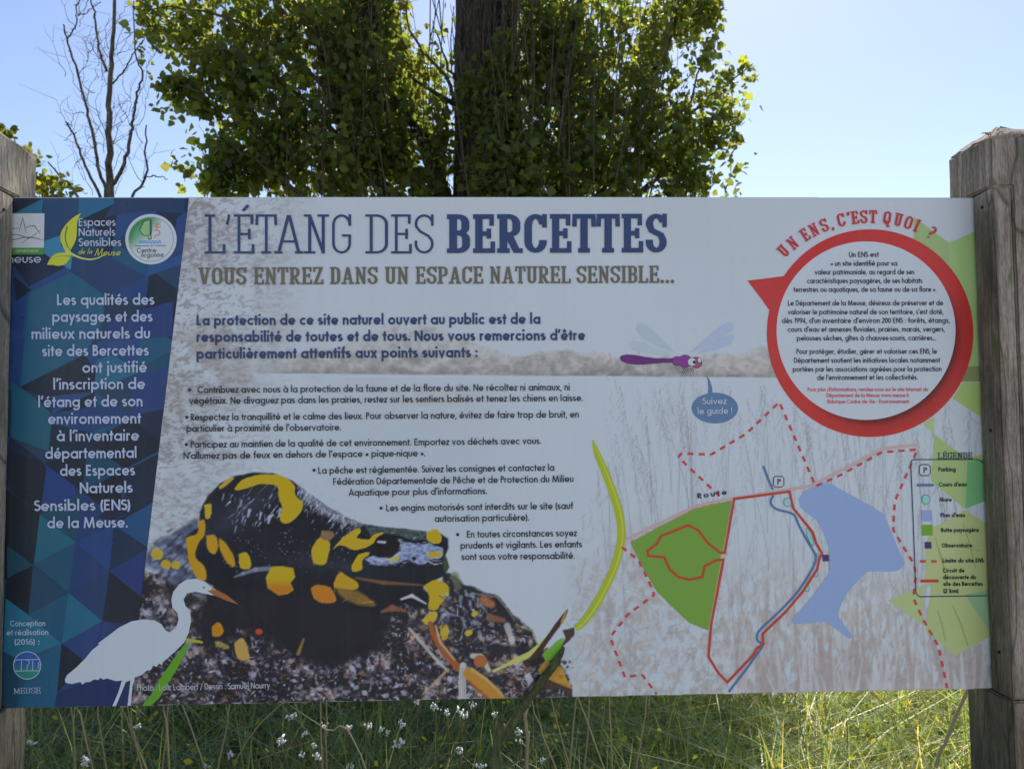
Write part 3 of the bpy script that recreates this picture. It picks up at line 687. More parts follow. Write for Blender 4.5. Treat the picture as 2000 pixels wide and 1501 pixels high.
def paint_salamander(c):
    rs = random.Random(11); X, Y = c.X, c.Y
    YEL, ORG, BLK = (192, 168, 24), (184, 118, 24), (16, 17, 30)
    # the stony ground
    gnd = [(268, 1112), (282, 1115), (330, 1125), (420, 1150), (520, 1180), (700, 1180), (860, 1150), (866, 1118), (880, 1118), (907, 1140), (939, 1153), (970, 1163), (997, 1195), (1040, 1230), (1049, 1256), (1093, 1296), (1109, 1320), (1119, 1358), (1116, 1395), (240, 1395)]
    m, w = c.mask(gnd, 3.0, 4, 3)
    Xw, Yw = X[w], Y[w]
    n1, n2, n3 = vn(Xw, Yw, 26, 51, 4), vn(Xw, Yw, 7, 53, 3), vn(Xw, Yw, 40, 55, 2)
    v = 26 + 128 * sstep(.42, .78, n1 * .55 + n2 * .45)
    tint = np.stack([v * (1.0 + .12 * (n3 - .5)), v * .95, v * (1.02 + .3 * (.5 - n3)) + 8], -1)
    brown = sstep(.56, .7, vn(Xw, Yw, 22, 57, 3))[..., None] * .3
    tint = tint * (1 - brown) + np.array([120, 84, 64]) * (v / 110.)[..., None] * brown
    dark = sstep(.5, .62, vn(Xw, Yw, (70, 26), 59, 3))[..., None] * .75
    tint = tint * (1 - dark) + np.array([26, 26, 38]) * dark
    c.C[w] = c.C[w] * (1 - m[..., None]) + np.clip(tint, 0, 255) * m[..., None]
    for k in range(3000):
        y = 1130 + 250 * rs.random() ** .6; x = rs.uniform(276, 1112)
        if x > 860 and y < 1150 + (x - 860) * .55: continue
        a = rs.gauss(.3, .9); fine = (y - 1130) / 250.; l = rs.uniform(4, 17) * (1.2 - .4 * fine)
        t = rs.random()
        col = (146, 154, 188) if t < .15 else (96, 102, 130) if t < .33 else (112, 80, 60) if t < .42 else (128, 120, 124) if t < .5 else (56, 48, 52) if t < .64 else (18, 18, 30)
        blur = 2.6 if y < 1240 and x < 620 else .9
        c.stroke(((x, y), (x + l * math.cos(a) * .5, y + l * math.sin(a) * .5 + rs.gauss(0, 1)), (x + l * math.cos(a), y + l * math.sin(a))), (.8, rs.uniform(1.4, 4.6), .6), col, rs.uniform(.35, .9), blur)
    for k in range(420):
        x, y = rs.uniform(276, 1100), rs.uniform(1140, 1388)
        if x > 860 and y < 1160 + (x - 860) * .55: continue
        a = rs.gauss(.4, .6); l = rs.uniform(6, 22); col = rs.choice([(24, 24, 36), (18, 20, 30), (30, 26, 36), (118, 120, 148), (140, 146, 176), (104, 82, 72)])
        c.stroke([(x, y), (x + l * math.cos(a) * .5, y + l * math.sin(a) * .4), (x + l * math.cos(a), y + l * math.sin(a))], (2, rs.uniform(5, 11), 2), col, rs.uniform(.35, .8), 2.0 if y < 1260 and x < 640 else 1.2)
    for k in range(70):
        x, y = rs.uniform(276, 620), rs.uniform(1135, 1260)
        c.stroke(((x, y), (x + 3, y + 1)), (rs.uniform(5, 13),), (126, 118, 128) if rs.random() < .7 else (160, 162, 180), rs.uniform(.25, .6), 4)
    # tail behind
    c.poly(cv([(395, 385), (300, 430), (230, 480), (150, 545), (108, 590), (100, 655), (180, 690), (240, 760), (330, 740), (400, 720), (430, 560)]), (66, 74, 104), 6, 1, 6, 61, .5, 16)
    for k in range(60):
        x, y = cv([(rs.uniform(140, 390), rs.uniform(440, 730))])[0]
        c.stroke(((x, y), (x + 6, y - 4)), (rs.uniform(2, 7),), (150, 160, 190) if rs.random() < .6 else (24, 26, 40), .5, 3)
    for (x, y, r) in ((160, 580, 28), (210, 637, 22), (265, 642, 20)):
        p = cv([(x, y)])[0]; c.stroke((p, (p[0] + 3, p[1] + 1)), (r / 1.4,), (196, 168, 40), .9, 3)
    # body
    body = cv([(330, 480), (400, 430), (408, 340), (450, 250), (520, 185), (600, 143), (700, 123), (820, 128), (900, 155), (980, 208), (1060, 268), (1150, 330), (1230, 372), (1330, 412), (1430, 430), (1560, 440), (1680, 455), (1760, 465), (1802, 492), (1805, 545), (1788, 590), (1808, 650), (1785, 700), (1700, 742), (1665, 770), (1690, 800), (1700, 880), (1620, 890), (1560, 860), (1430, 900), (1400, 960), (1420, 1040), (1400, 1110), (1300, 1130), (1180, 1180), (1050, 1170), (960, 1150), (880, 1080), (700, 980), (640, 860), (560, 800), (460, 750), (400, 720), (350, 640), (328, 560)])
    c.poly(body, BLK, 2.4, 1, 1.5, 63, .25, 12)
    c.poly(cv([(500, 740), (760, 800), (1000, 830), (1250, 900), (1500, 900), (1440, 1110), (1150, 1230), (980, 1180), (850, 1100), (640, 1000), (440, 1120), (380, 1000), (420, 850)]), (22, 21, 32), 8, .92, 8, 64)
    # soft roundness: cool sheen along the upper flank
    m_s, w_s = c.mask(body, 2.4); Xs, Ys = c.X[w_s], c.Y[w_s]
    sheen = np.exp(-(((Xs - 470) * .55 + (Ys - 1000) * .84) / 30.) ** 2) * np.exp(-((Xs - 470) / 120.) ** 2) * (.4 + .6 * vn(Xs, Ys, 10, 65, 3))
    c.blend(m_s * sheen * .38, (78, 88, 122), w_s)
    sheen2 = np.exp(-((Ys - 1095 - (Xs - 600) * .12) / 16.) ** 2) * np.exp(-((Xs - 660) / 130.) ** 2) * (.3 + .7 * vn(Xs, Ys, 8, 67, 3))
    c.blend(m_s * sheen2 * .3, (84, 94, 126), w_s)
    # wet shine on the back
    for k in range(260):
        t = rs.random(); x = 880 + 420 * t + rs.gauss(0, 30); y = 180 + 250 * t + rs.gauss(20, 34) - 15
        if rs.random() < .25: x, y = rs.uniform(560, 860), rs.uniform(230, 420)
        l = rs.uniform(8, 42); a = math.radians(rs.gauss(118, 14)); p = cv([(x, y), (x + l * math.cos(a), y + l * math.sin(a))])
        c.stroke(p, (rs.uniform(1, 3.8), .8), (140, 154, 190) if rs.random() < .8 else (176, 186, 212), rs.uniform(.3, .85), 1.2)
    c.poly(cv([(960, 205), (1010, 225), (1150, 325), (1240, 372), (1330, 412), (1290, 430), (1180, 400), (1060, 330), (990, 270)]), (150, 160, 188), 4, .5, 5, 66, .4, 7)
    for (x, y, rx) in ((685, 335, 11), (800, 370, 12), (860, 330, 9), (640, 280, 6), (750, 350, 8), (610, 425, 4), (650, 370, 4), (540, 245, 4)):
        p = cv([(x, y), (x - 8, y + 34)]); c.stroke(p, (rx / 1.6, rx / 2.6), (142, 154, 190), .85, 1.6)
    for k in range(90):
        x, y = rs.uniform(600, 1350), rs.uniform(430, 680)
        c.stroke(cv([(x, y), (x + 3, y + 4)]), (rs.uniform(.8, 2),), (130, 142, 180), .6, .8)
    # head: grey-blue gloss, dark eye, nostril, wet lip line
    c.poly(cv([(1330, 412), (1430, 430), (1560, 440), (1690, 458), (1760, 468), (1700, 505), (1600, 500), (1500, 470), (1430, 465), (1370, 480)]), (58, 72, 80), 2, .9, 2, 71, .6, 4)
    c.poly(cv([(1470, 480), (1530, 500), (1600, 515), (1700, 525), (1775, 545), (1770, 600), (1690, 610), (1660, 650), (1580, 615), (1500, 640), (1400, 650), (1335, 610), (1380, 590), (1480, 600), (1540, 560)]), (108, 122, 166), 1.8, 1, 4, 72, .35, 5)
    for k in range(170):
        x, y = rs.uniform(1340, 1770), rs.uniform(490, 650)
        c.stroke(cv([(x, y), (x + rs.uniform(5, 22), y + rs.gauss(0, 4))]), (rs.uniform(.8, 2.4), .6), (160, 172, 204) if rs.random() < .62 else (36, 40, 62), .65, .7)
    c.poly(cv([(1365, 545), (1385, 490), (1440, 468), (1500, 480), (1535, 520), (1525, 560), (1480, 590), (1420, 602), (1380, 585)]), (15, 13, 22), 1.4, 1)
    c.stroke(cv([(1370, 600), (1430, 622), (1500, 598), (1540, 565)]), (2.2, 1), (166, 176, 206), .9, .8)
    c.stroke(cv([(1412, 512), (1448, 514)]), (5,), (150, 156, 190), .95, .8)
    p = cv([(1612, 605)])[0]; c.stroke((p, p), (8,), (14, 16, 34), 1, .7)
    c.poly(cv([(1330, 640), (1500, 650), (1640, 640), (1740, 640), (1790, 600), (1808, 655), (1780, 702), (1700, 742), (1560, 738), (1400, 715), (1290, 690)]), (18, 20, 34), 2, .95)
    c.poly(cv([(1775, 590), (1800, 610), (1808, 655), (1792, 690), (1776, 660)]), (44, 72, 42), 2, .8)
    c.stroke(cv([(1690, 618), (1730, 640), (1775, 630)]), (2, 1), (170, 180, 206), .9, .8)
    c.stroke(cv([(1285, 715), (1440, 742), (1660, 755)]), (4, 8, 3), (96, 70, 54), .9, 2)
    pat = [([(600, 215), (640, 165), (720, 138), (830, 133), (900, 158), (940, 200), (940, 245), (985, 300), (970, 350), (905, 405), (858, 390), (870, 320), (850, 260), (840, 200), (760, 185), (680, 205), (622, 222)], YEL, 1.6),
           ([(515, 200), (560, 160), (600, 150), (570, 185), (520, 215)], (160, 134, 40), 2), ([(430, 305), (470, 300), (465, 370), (438, 378)], YEL, 2),
           ([(400, 400), (430, 390), (433, 470), (395, 520), (380, 600), (430, 650), (442, 725), (395, 720), (350, 640), (335, 570), (330, 490), (390, 470)], (190, 150, 26), 2.6),
           ([(440, 475), (490, 475), (508, 530), (490, 580), (450, 550)], (188, 148, 28), 2.4), ([(515, 490), (550, 520), (595, 590), (602, 650), (560, 630), (520, 560)], (176, 138, 30), 2.6),
           ([(625, 580), (670, 573), (694, 630), (685, 662), (635, 655)], YEL, 1.8), ([(1085, 485), (1135, 510), (1130, 580), (1110, 637), (1050, 632), (1033, 560), (1060, 510)], YEL, 1.5),
           ([(1095, 450), (1150, 450), (1165, 480), (1125, 505), (1085, 490)], (104, 84, 60), 2),
           ([(1150, 560), (1200, 500), (1285, 440), (1312, 450), (1290, 490), (1370, 505), (1382, 520), (1340, 542), (1275, 558), (1200, 530)], YEL, 1.2),
           ([(1358, 505), (1390, 470), (1440, 463), (1402, 487), (1382, 522)], YEL, 1.2), ([(1300, 580), (1362, 573), (1320, 620), (1320, 667), (1268, 677), (1265, 640)], YEL, 1.2),
           ([(1460, 610), (1500, 600), (1530, 585), (1515, 618), (1480, 622)], (180, 168, 90), 1.2),
           ([(1200, 680), (1230, 700), (1292, 742), (1290, 777), (1230, 787), (1163, 762), (1172, 710)], (188, 152, 26), 1.8),
           ([(1165, 765), (1300, 790), (1400, 870), (1300, 868), (1200, 820)], (104, 82, 38), 4), ([(1030, 770), (1070, 755), (1140, 770), (1172, 840), (1120, 857), (1050, 832)], ORG, 2.2),
           ([(1668, 760), (1740, 725), (1802, 760), (1806, 810), (1762, 860), (1742, 892), (1695, 887), (1700, 820)], YEL, 1.8), ([(1685, 455), (1740, 443), (1767, 490), (1750, 522), (1690, 505)], YEL, 1.2),
           ([(1688, 575), (1762, 569), (1766, 592), (1700, 601)], YEL, 1.2), ([(1655, 955), (1700, 910), (1742, 910), (1735, 950), (1690, 982)], (176, 158, 60), 1.6), ([(1755, 985), (1802, 980), (1800, 1050), (1770, 1062)], (180, 150, 40), 2),
           ([(475, 990), (510, 965), (540, 1010), (520, 1042), (480, 1040)], (190, 132, 24), 1.8), ([(598, 1088), (640, 1053), (672, 1100), (682, 1172), (620, 1170)], (160, 132, 76), 2.2), ([(490, 1070), (560, 1090), (568, 1115), (500, 1100)], (120, 116, 60), 2)]
    for i, (pts, col, sf) in enumerate(pat):
        q = cv(pts + [pts[0]]); q = [(v.x, v.y) for v in smooth_path([(a, b_, 0) for a, b_ in q], 3)][:-1]
        c.poly(q, col, sf, 1, 1.2, 80 + i, .14, 9)
        for z in range(3):
            j = rs.randrange(len(q)); c.stroke((q[j], (q[j][0] * .7 + q[0][0] * .3, q[j][1] * .7 + q[len(q) // 2][1] * .3)), (1.6, .6), (222, 206, 120), .45, 1.2)
    c.stroke(cv([(960, 1140), (990, 1060)]), (8, 4), (120, 96, 56), .9, 2); c.stroke(cv([(735, 1018), (742, 1018)]), (11,), (176, 70, 44), .95, 2.4)
    # front leg with its big patch, right forefoot
    c.stroke(cv([(600, 710), (650, 690), (720, 668), (800, 662)]), (3, 9, 9), (112, 122, 160), .75, 2)
    arm = cv([(812, 652), (870, 650), (930, 660), (942, 710), (915, 742), (932, 782), (900, 805), (850, 812), (790, 772), (778, 712)])
    c.poly(arm, YEL, 1.8, 1, 1, 95); m, w = c.mask(arm, 1.8); c.blend(m * sstep(1128, 1150, c.Y[w]), ORG, w)
    c.stroke(cv([(1540, 835), (1600, 815), (1680, 860)]), (4, 7, 3), (160, 170, 194), .9, 1.4)
    c.stroke(cv([(1430, 905), (1490, 885), (1560, 900)]), (5, 13, 5), (108, 70, 56), .9, 2)
    for k in range(46):
        x, y = cr([(rs.uniform(200, 520), rs.uniform(560, 900))])[0]; l = rs.uniform(6, 20); a = rs.gauss(1.1, .5)
        c.stroke(((x, y), (x + l * math.cos(a), y + l * math.sin(a))), (rs.uniform(3, 9), 2), (130, 144, 178) if rs.random() < .6 else (34, 38, 58), .6, 2)
    for (x, y, r) in ((145, 770, 14), (470, 745, 9), (425, 885, 11), (250, 880, 13)):
        p = cr([(x, y)])[0]; c.stroke((p, (p[0] + 4, p[1] - 2)), (r,), (188, 172, 52), .9, 1.8)
    c.stroke(cr([(330, 470), (355, 540)]), (18, 14), (88, 96, 78), .7, 4)
    c.stroke(cr([(545, 640), (600, 670)]), (17, 14), (142, 88, 58), .85, 3); c.stroke(cr([(590, 770), (690, 790)]), (15, 9), (120, 82, 60), .8, 3)
    c.stroke(cr([(450, 590), (640, 620), (700, 690), (770, 790)]), (2.4, 2), (148, 136, 132), .7, 1.6); c.stroke(cr([(780, 820), (900, 870), (930, 950)]), (2.6, 2), (150, 152, 110), .7, 1.8)
    c.stroke(cr([(715, 830), (750, 930), (765, 1060)]), (13, 10), (158, 162, 176), .8, 2.6); c.stroke(cr([(700, 900), (760, 1070)]), (4, 3), (120, 72, 50), .8, 2)
    c.stroke(cr([(590, 1000), (850, 1010), (900, 1060)]), (20, 12), (26, 26, 36), .8, 4)
    # twigs, stick, log
    c.stroke(cr([(0, 850), (60, 920), (180, 1060), (280, 1160)]), (5, 7, 5), (150, 146, 152), .9, 1.2)
    c.stroke(cr([(150, 810), (170, 880), (210, 960), (270, 1040), (360, 1140)]), (9, 11, 13, 14), (128, 70, 34), 1, 1.4)
    c.stroke(cr([(190, 830), (225, 950), (330, 1080)]), (4, 5, 3), (182, 160, 138), .8, 1.2)
    c.stroke(cr([(280, 1150), (200, 1230), (100, 1330)]), (6, 5, 3), (140, 122, 100), .9, 1)
    c.stroke(cr([(392, 1120), (385, 1240), (388, 1352)]), (13, 15, 15), (150, 154, 162), 1, 1.2)
    for q in (-5, 0, 5): c.stroke(cr([(390 + q * 3, 1140), (388 + q * 3, 1350)]), (1.4, 1), (96, 100, 112), .7, .6)
    c.stroke(cr([(460, 1050), (520, 1060), (580, 1150)]), (10, 14, 8), (158, 160, 168), .9, 1.6)
    c.stroke(cr([(440, 1180), (530, 1250), (620, 1330), (660, 1375)]), (24, 27, 27, 24), (184, 134, 52), 1, 1.6)
    c.stroke(cr([(455, 1150), (560, 1220), (680, 1340)]), (6, 5, 4), (206, 184, 128), .9, 1.2); c.stroke(cr([(430, 1235), (520, 1310), (580, 1365)]), (7, 7), (130, 72, 28), .8, 1.8)
    p = cr([(515, 1088)])[0]; c.stroke((p, (p[0] + 2, p[1])), (24,), (138, 82, 44), 1, 1.6)
    c.stroke(cr([(620, 1160), (700, 1120), (790, 1080), (880, 1040), (970, 960), (1040, 890)]), (7, 6, 12, 12, 9, 7), (152, 156, 96), 1, 1.3)
    c.poly(cr([(970, 1040), (1090, 930), (1130, 915), (1135, 960), (1060, 1080), (1000, 1090)]), (88, 140, 44), 1.4, 1, 1)
    c.poly(cr([(940, 1150), (990, 1080), (1110, 1130), (1190, 1290), (1080, 1250), (960, 1190)]), (150, 116, 42), 1.8, 1, 2, 97, .2)
    c.poly(cr([(950, 1200), (1090, 1250), (1192, 1300), (1185, 1340), (1120, 1300), (1000, 1290)]), (56, 42, 40), 2.4, 1, 2)
    c.stroke(cr([(870, 1110), (950, 1010), (1030, 900), (1080, 830), (1130, 760), (1155, 715)]), (13, 10, 9, 10, 8, 3), (52, 34, 30), 1, 1.3)
    c.stroke(cr([(1118, 800), (1150, 715)]), (6, 2), (150, 120, 52), .9, 1); c.poly(cr([(860, 1090), (960, 1060), (990, 1090), (900, 1140)]), (22, 20, 26), 2, 1)
    c.poly(cr([(1120, 860), (1180, 850), (1225, 840), (1215, 890), (1170, 940), (1110, 990), (1140, 920)]), (56, 44, 46), 1.4, 1, 1)
    for k in range(60):
        x, y = cr([(rs.uniform(700, 860), rs.uniform(1120, 1350))])[0]; a = rs.uniform(0, 3); l = rs.uniform(6, 16)
        c.stroke(((x, y), (x + l * math.cos(a), y + l * math.sin(a))), (rs.uniform(1, 3), 1), rs.choice([(160, 164, 182), (60, 50, 54), (128, 92, 60)]), .8, .8)
    c.poly(cr([(840, 1190), (880, 1170), (910, 1230), (870, 1270)]), (160, 166, 182), 1.4, .9)
SX0, SX1, SY0, SY1 = 250.0, 1122.0, 900.0, 1392.0
def build_canvas(c, name, mm, drop=None, clip=None):
    V = P(c.X.ravel(), c.Y.ravel(), mm)
    idx = np.arange(c.nx * c.ny).reshape(c.ny, c.nx)
    Fq = np.stack([idx[1:, :-1], idx[1:, 1:], idx[:-1, 1:], idx[:-1, :-1]], -1).reshape(-1, 4)
    cxm = V[Fq].mean(1); ok = (np.abs(cxm[:, 0]) < 0.966) & (cxm[:, 2] > z0 + .0006) & (cxm[:, 2] < z1 - .0006)
    ctrx = c.X.ravel()[Fq].mean(1); ctry = c.Y.ravel()[Fq].mean(1)
    if drop: ok &= ~((ctrx > drop[0]) & (ctrx < drop[1]) & (ctry > drop[2]) & (ctry < drop[3]))
    ok &= ctrx > 360 - (ctry - 386) * .119 - 20
    me = mesh_np(name, V, Fq[ok], ink(np.clip(c.C.reshape(-1, 3), 0, 255)))
    bm = bmesh.new(); bm.from_mesh(me); bmesh.ops.delete(bm, geom=[v for v in bm.verts if not v.link_faces], context='VERTS'); bm.to_mesh(me); bm.free()
    return link(name, me, board, mat_ink)
cb = Canvas(230, 1950, 376, 1400, 2.3); paint_landscape(cb)
build_canvas(cb, 'lake_picture', 0.30, drop=(SX0 + 2, SX1 - 2, SY0 + 2, 1500))
cs = Canvas(SX0, SX1, SY0, SY1, 1.7); paint_landscape(cs); paint_salamander(cs)
build_canvas(cs, 'salamander_picture', 0.34)
# ---- paper edge above and below the canvas is white laminate: thin rim strip
# ------------------------------------------------------------------ blue strip of triangles
def clip_poly(pts, f):
    out = []
    for i in range(len(pts)):
        a, b_ = pts[i], pts[(i + 1) % len(pts)]; fa, fb = f(a), f(b_)
        if fa >= 0: out.append(a)
        if fa * fb < 0:
            t = fa / (fa - fb); out.append((a[0] + (b_[0] - a[0]) * t, a[1] + (b_[1] - a[1]) * t))
    return out
def clip_blue(pts, inset=0):
    f_top = lambda p: p[1] - 387.2 if True else 0
    f_bot = lambda p: (1382.0 - (p[0] - 5) * .0213) - p[1]
    f_rgt = lambda p: (369.5 - (p[1] - 386) * .1195) - p[0]
    f_lft = lambda p: p[0] - (16 - (p[1] - 386) * .026)
    for f in (f_top, f_bot, f_rgt, f_lft):
        if len(pts) < 3: return []
        pts = clip_poly(pts, f)
    return pts
bl = Print(0.5); _bp = bl.poly
bl.poly = lambda pts, col, step=.02: _bp(pts, (col[0] * .84, col[1] * 1.0, col[2] * .97), step)
rs = random.Random(21)
bl.poly(clip_blue([(-50, 300), (500, 300), (500, 1500), (-50, 1500)]), (32, 50, 92), step=.03)
pal = [(30, 44, 78), (28, 66, 104), (34, 52, 108), (26, 30, 50), (32, 46, 88), (24, 58, 92), (30, 34, 62), (38, 56, 112), (36, 48, 82)]
v1, v2, A0 = np.array([-12.2, 97.6]), np.array([70.7, 53.4]), np.array([78.2, 1004.0])
fixed = {}
for i in range(-9, 8):
    for j in range(-3, 6):
        p = A0 + i * v1 + j * v2
        for k, tri in enumerate((((p), (p + v1), (p + v2)), ((p + v1), (p + v1 + v2), (p + v2)))):
            q = clip_blue([tuple(t) for t in tri])
            if len(q) >= 3:
                cxy = np.mean(tri, 0); g_ = math.sin(cxy[0] * .021 + cxy[1] * .009 + 1.0)
                colr = pal[rs.randrange(len(pal))]
                if cxy[0] < 130 and cxy[1] > 1000: colr = rs.choice([(28, 66, 96), (26, 56, 86), (24, 27, 42), (26, 62, 98)])
                if cxy[0] > 150 and cxy[1] > 950: colr = rs.choice([(32, 48, 98), (30, 40, 84), (34, 50, 106), (24, 27, 44)])
                bl.poly(q, colr, step=0)
bl.mm += .03
def crA(pts): return [(x / 2.887, 380 + y / 2.887) for x, y in pts]
def crB(pts): return [(x / 2.942, 880 + y / 2.942) for x, y in pts]
for pts, colr in ((crA([(400, 435), (590, 560), (585, 700), (480, 900), (330, 975), (115, 1082), (135, 870), (172, 555)]), (33, 72, 108)),
                  (crA([(0, 430), (80, 400), (180, 540), (80, 600)]), (32, 50, 92)), (crA([(80, 460), (180, 540), (90, 600)]), (24, 30, 50)),
                  (crA([(92, 100), (245, 22), (238, 110), (92, 108)]), (36, 84, 126)), (crA([(445, 20), (640, 20), (650, 50), (440, 150)]), (36, 80, 124)),
                  (crA([(248, 265), (340, 210), (345, 290), (410, 335), (400, 425), (290, 360), (248, 330)]), (54, 104, 148)),
                  (crA([(660, 20), (1040, 20), (1045, 110), (830, 90), (690, 110), (590, 130)]), (34, 46, 84)), (crA([(250, 20), (440, 20), (430, 200), (255, 260)]), (36, 54, 96)),
                  (crA([(405, 430), (420, 330), (600, 340), (820, 460), (590, 570)]), (36, 50, 92)), (crA([(820, 465), (835, 400), (1045, 330), (1030, 390)]), (38, 62, 122)), (crA([(1000, 130), (1058, 90), (1040, 300), (960, 330)]), (38, 54, 110)),
                  (crA([(68, 1060), (180, 1130), (293, 1235), (290, 1450), (68, 1370)]), (28, 72, 102)), (crA([(620, 700), (980, 600), (970, 800), (590, 830)]), (36, 48, 104)), (crA([(590, 560), (850, 620), (700, 720), (585, 700)]), (34, 42, 74)),
                  (crA([(330, 975), (480, 900), (545, 1000), (530, 1110), (250, 1140), (115, 1085)]), (27, 32, 52)), (crA([(548, 930), (640, 905), (790, 1000), (530, 1108)]), (34, 80, 116)), (crA([(740, 1030), (960, 960), (950, 1200), (740, 1250)]), (36, 50, 106)),
                  (crA([(293, 1235), (640, 1170), (760, 1260), (500, 1340), (290, 1290)]), (34, 52, 104)), (crA([(290, 1290), (500, 1345), (560, 1460), (275, 1470)]), (27, 36, 58)),
                  (crB([(60, 0), (250, 75), (265, 100), (230, 365), (60, 230)]), (25, 28, 44)), (crB([(268, 80), (430, 200), (440, 250), (240, 345)]), (34, 50, 112)),
                  (crB([(700, 120), (915, 15), (885, 290), (650, 400), (560, 380), (720, 260)]), (28, 34, 58)), (crB([(740, 375), (884, 292), (855, 555), (650, 440)]), (32, 62, 112)),
                  (crB([(230, 365), (435, 525), (195, 650)]), (30, 78, 108)), (crB([(435, 525), (395, 815), (195, 650)]), (29, 64, 98)), (crB([(435, 525), (655, 425), (630, 690)]), (34, 54, 112)), (crB([(435, 525), (630, 690), (395, 815)]), (32, 48, 98)),
                  (crB([(655, 425), (855, 557), (630, 690)]), (30, 38, 68)), (crB([(855, 557), (820, 845), (630, 690)]), (34, 44, 102)), (crB([(630, 690), (820, 845), (800, 1000), (590, 975)]), (25, 27, 44)), (crB([(395, 815), (590, 975), (358, 1105)]), (30, 80, 118)),
                  (crB([(395, 815), (630, 690), (590, 975)]), (31, 46, 92)), (crB([(192, 655), (395, 815), (165, 940)]), (28, 54, 86)), (crB([(395, 815), (358, 1105), (165, 940)]), (28, 66, 102)), (crB([(35, 845), (165, 940), (355, 1105), (120, 1200), (20, 1150)]), (34, 86, 122)),
                  (crB([(42, 540), (192, 655), (42, 730)]), (28, 56, 80)), (crB([(42, 730), (192, 655), (165, 940), (35, 845)]), (24, 26, 40)), (crB([(45, 455), (228, 368), (192, 655), (42, 540)]), (25, 30, 46)),
                  (crB([(358, 1105), (590, 975), (570, 1110), (480, 1200)]), (33, 50, 106)), (crB([(355, 1105), (480, 1200), (380, 1330), (330, 1390)]), (26, 29, 46)), (crB([(355, 1105), (330, 1400), (315, 1466), (100, 1470), (190, 1190)]), (28, 70, 108)), (crB([(330, 1390), (600, 1290), (900, 1300), (800, 1465), (315, 1466)]), (28, 38, 84))):
    q = clip_blue(pts)
    if len(q) >= 3: bl.poly(q, colr, step=.018)
bl.build('blue_strip')
# ------------------------------------------------------------------ pale green triangles at the right end
gr = Print(0.5)
edge = lambda y: 1912 + (y - 450) * .031
gt = [([(1785, 424), (1853, 474), (edge(449), 449), (edge(745), 745), (1860, 745), (1800, 560), (1784, 470)], (124, 154, 108)), ([(1785, 424), (1853, 474), (1853, 560), (1784, 470)], (122, 146, 108)),
      ([(1879, 746), (edge(746), 746), (edge(819), 819), (1860, 778)], (128, 154, 100)), ([(1880, 716), (edge(716), 714), (edge(745), 745), (1872, 745)], (104, 114, 84)), ([(1824, 812), (1824, 847), (1802, 827)], (134, 156, 118)),
      ([(1824, 847), (1886, 893), (edge(886), 886), (edge(985), 976), (1885, 993), (1818, 938)], (128, 152, 110)), ([(1889, 902), (edge(896), 896), (edge(975), 975), (1885, 993)], (88, 142, 104)),
      ([(1885, 995), (edge(1021), 1024), (edge(1240), 1240), (1865, 1280), (1807, 1228), (1822, 1120), (1808, 1060), (1822, 1030)], (136, 152, 112)), ([(1885, 1160), (edge(1150), 1150), (edge(1238), 1238)], (112, 146, 120)),
      ([(1734, 1172), (1803, 1142), (1801, 1219)], (136, 154, 118)), ([(1808, 1060), (1822, 1030), (1885, 995), (1860, 1100), (1806, 1150)], (140, 154, 118))]
for pts, colr in gt: gr.poly(pts, colr)
for a, b_, wd in (((1826, 1050), (1850, 1140), 5), ((1880, 1020), (1905, 1110), 3), ((1840, 1060), (1915, 1075), 2), ((1860, 1180), (1890, 1260), 5), ((1830, 1190), (1846, 1250), 4)):
    gr.stroke([a, ((a[0] + b_[0]) / 2 + 2, (a[1] + b_[1]) / 2), b_], wd, (122, 136, 88), taper=[.4, 1, .7])
gr.build('green_triangles')
# ------------------------------------------------------------------ heron, grass leaf, dragonfly, speech bubbles
h_ = lambda pts: [(x / 3.336, 1050 + y / 3.336) for x, y in pts]
lf = Print(1.2)
lf.strip(np.array(h_([(1215, 680), (1130, 790), (1040, 920), (985, 1020), (925, 1091)])), np.array(h_([(1235, 690), (1180, 810), (1100, 940), (1040, 1040), (985, 1091)])), (74, 126, 28))
lf.poly(h_([(1205, 650), (1260, 655), (1325, 672), (1320, 685), (1215, 672)]), (130, 140, 36))
lf.build('green_leaf_picture')
hr = Print(1.4)
hr.poly(h_([(425, 920), (440, 890), (500, 840), (560, 780), (600, 730), (650, 690), (640, 685), (700, 640), (780, 580), (860, 540), (940, 528), (1010, 535), (1055, 560), (1080, 600), (1110, 612), (1150, 580), (1165, 530), (1160, 490), (1125, 450), (1118, 400), (1130, 350), (1170, 300), (1220, 268), (1280, 264), (1340, 285), (1380, 320), (1412, 336), (1360, 344), (1397, 373), (1340, 362), (1270, 348), (1220, 360), (1198, 400), (1210, 440), (1240, 470), (1247, 540), (1230, 620), (1200, 680), (1140, 740), (1060, 810), (1058, 828), (1040, 815), (1020, 838), (1000, 826), (985, 858), (960, 860), (925, 890), (882, 905), (866, 960), (854, 1088), (833, 1090), (846, 980), (852, 925), (822, 935), (800, 990), (758, 1091), (734, 1093), (772, 1005), (797, 925), (760, 930), (700, 912), (675, 920), (660, 908), (640, 922), (615, 918), (590, 935), (560, 936), (540, 952), (525, 935), (470, 948), (430, 940)]), (150, 163, 186))
hr.poly(h_([(1352, 342), (1412, 336), (1480, 370), (1558, 432), (1480, 408), (1397, 372)]), (122, 80, 50)); hr.poly(h_([(1375, 325), (1412, 336), (1380, 342)]), (140, 112, 40))
hr.ellipse(*h_([(1330, 321)])[0], 1.7, 1.7, (30, 40, 40), 10); hr.build('heron_picture')
d_ = lambda pts: [(1200 + x / 6.823, 610 + y / 6.823) for x, y in pts]
wg = Print(0.9)
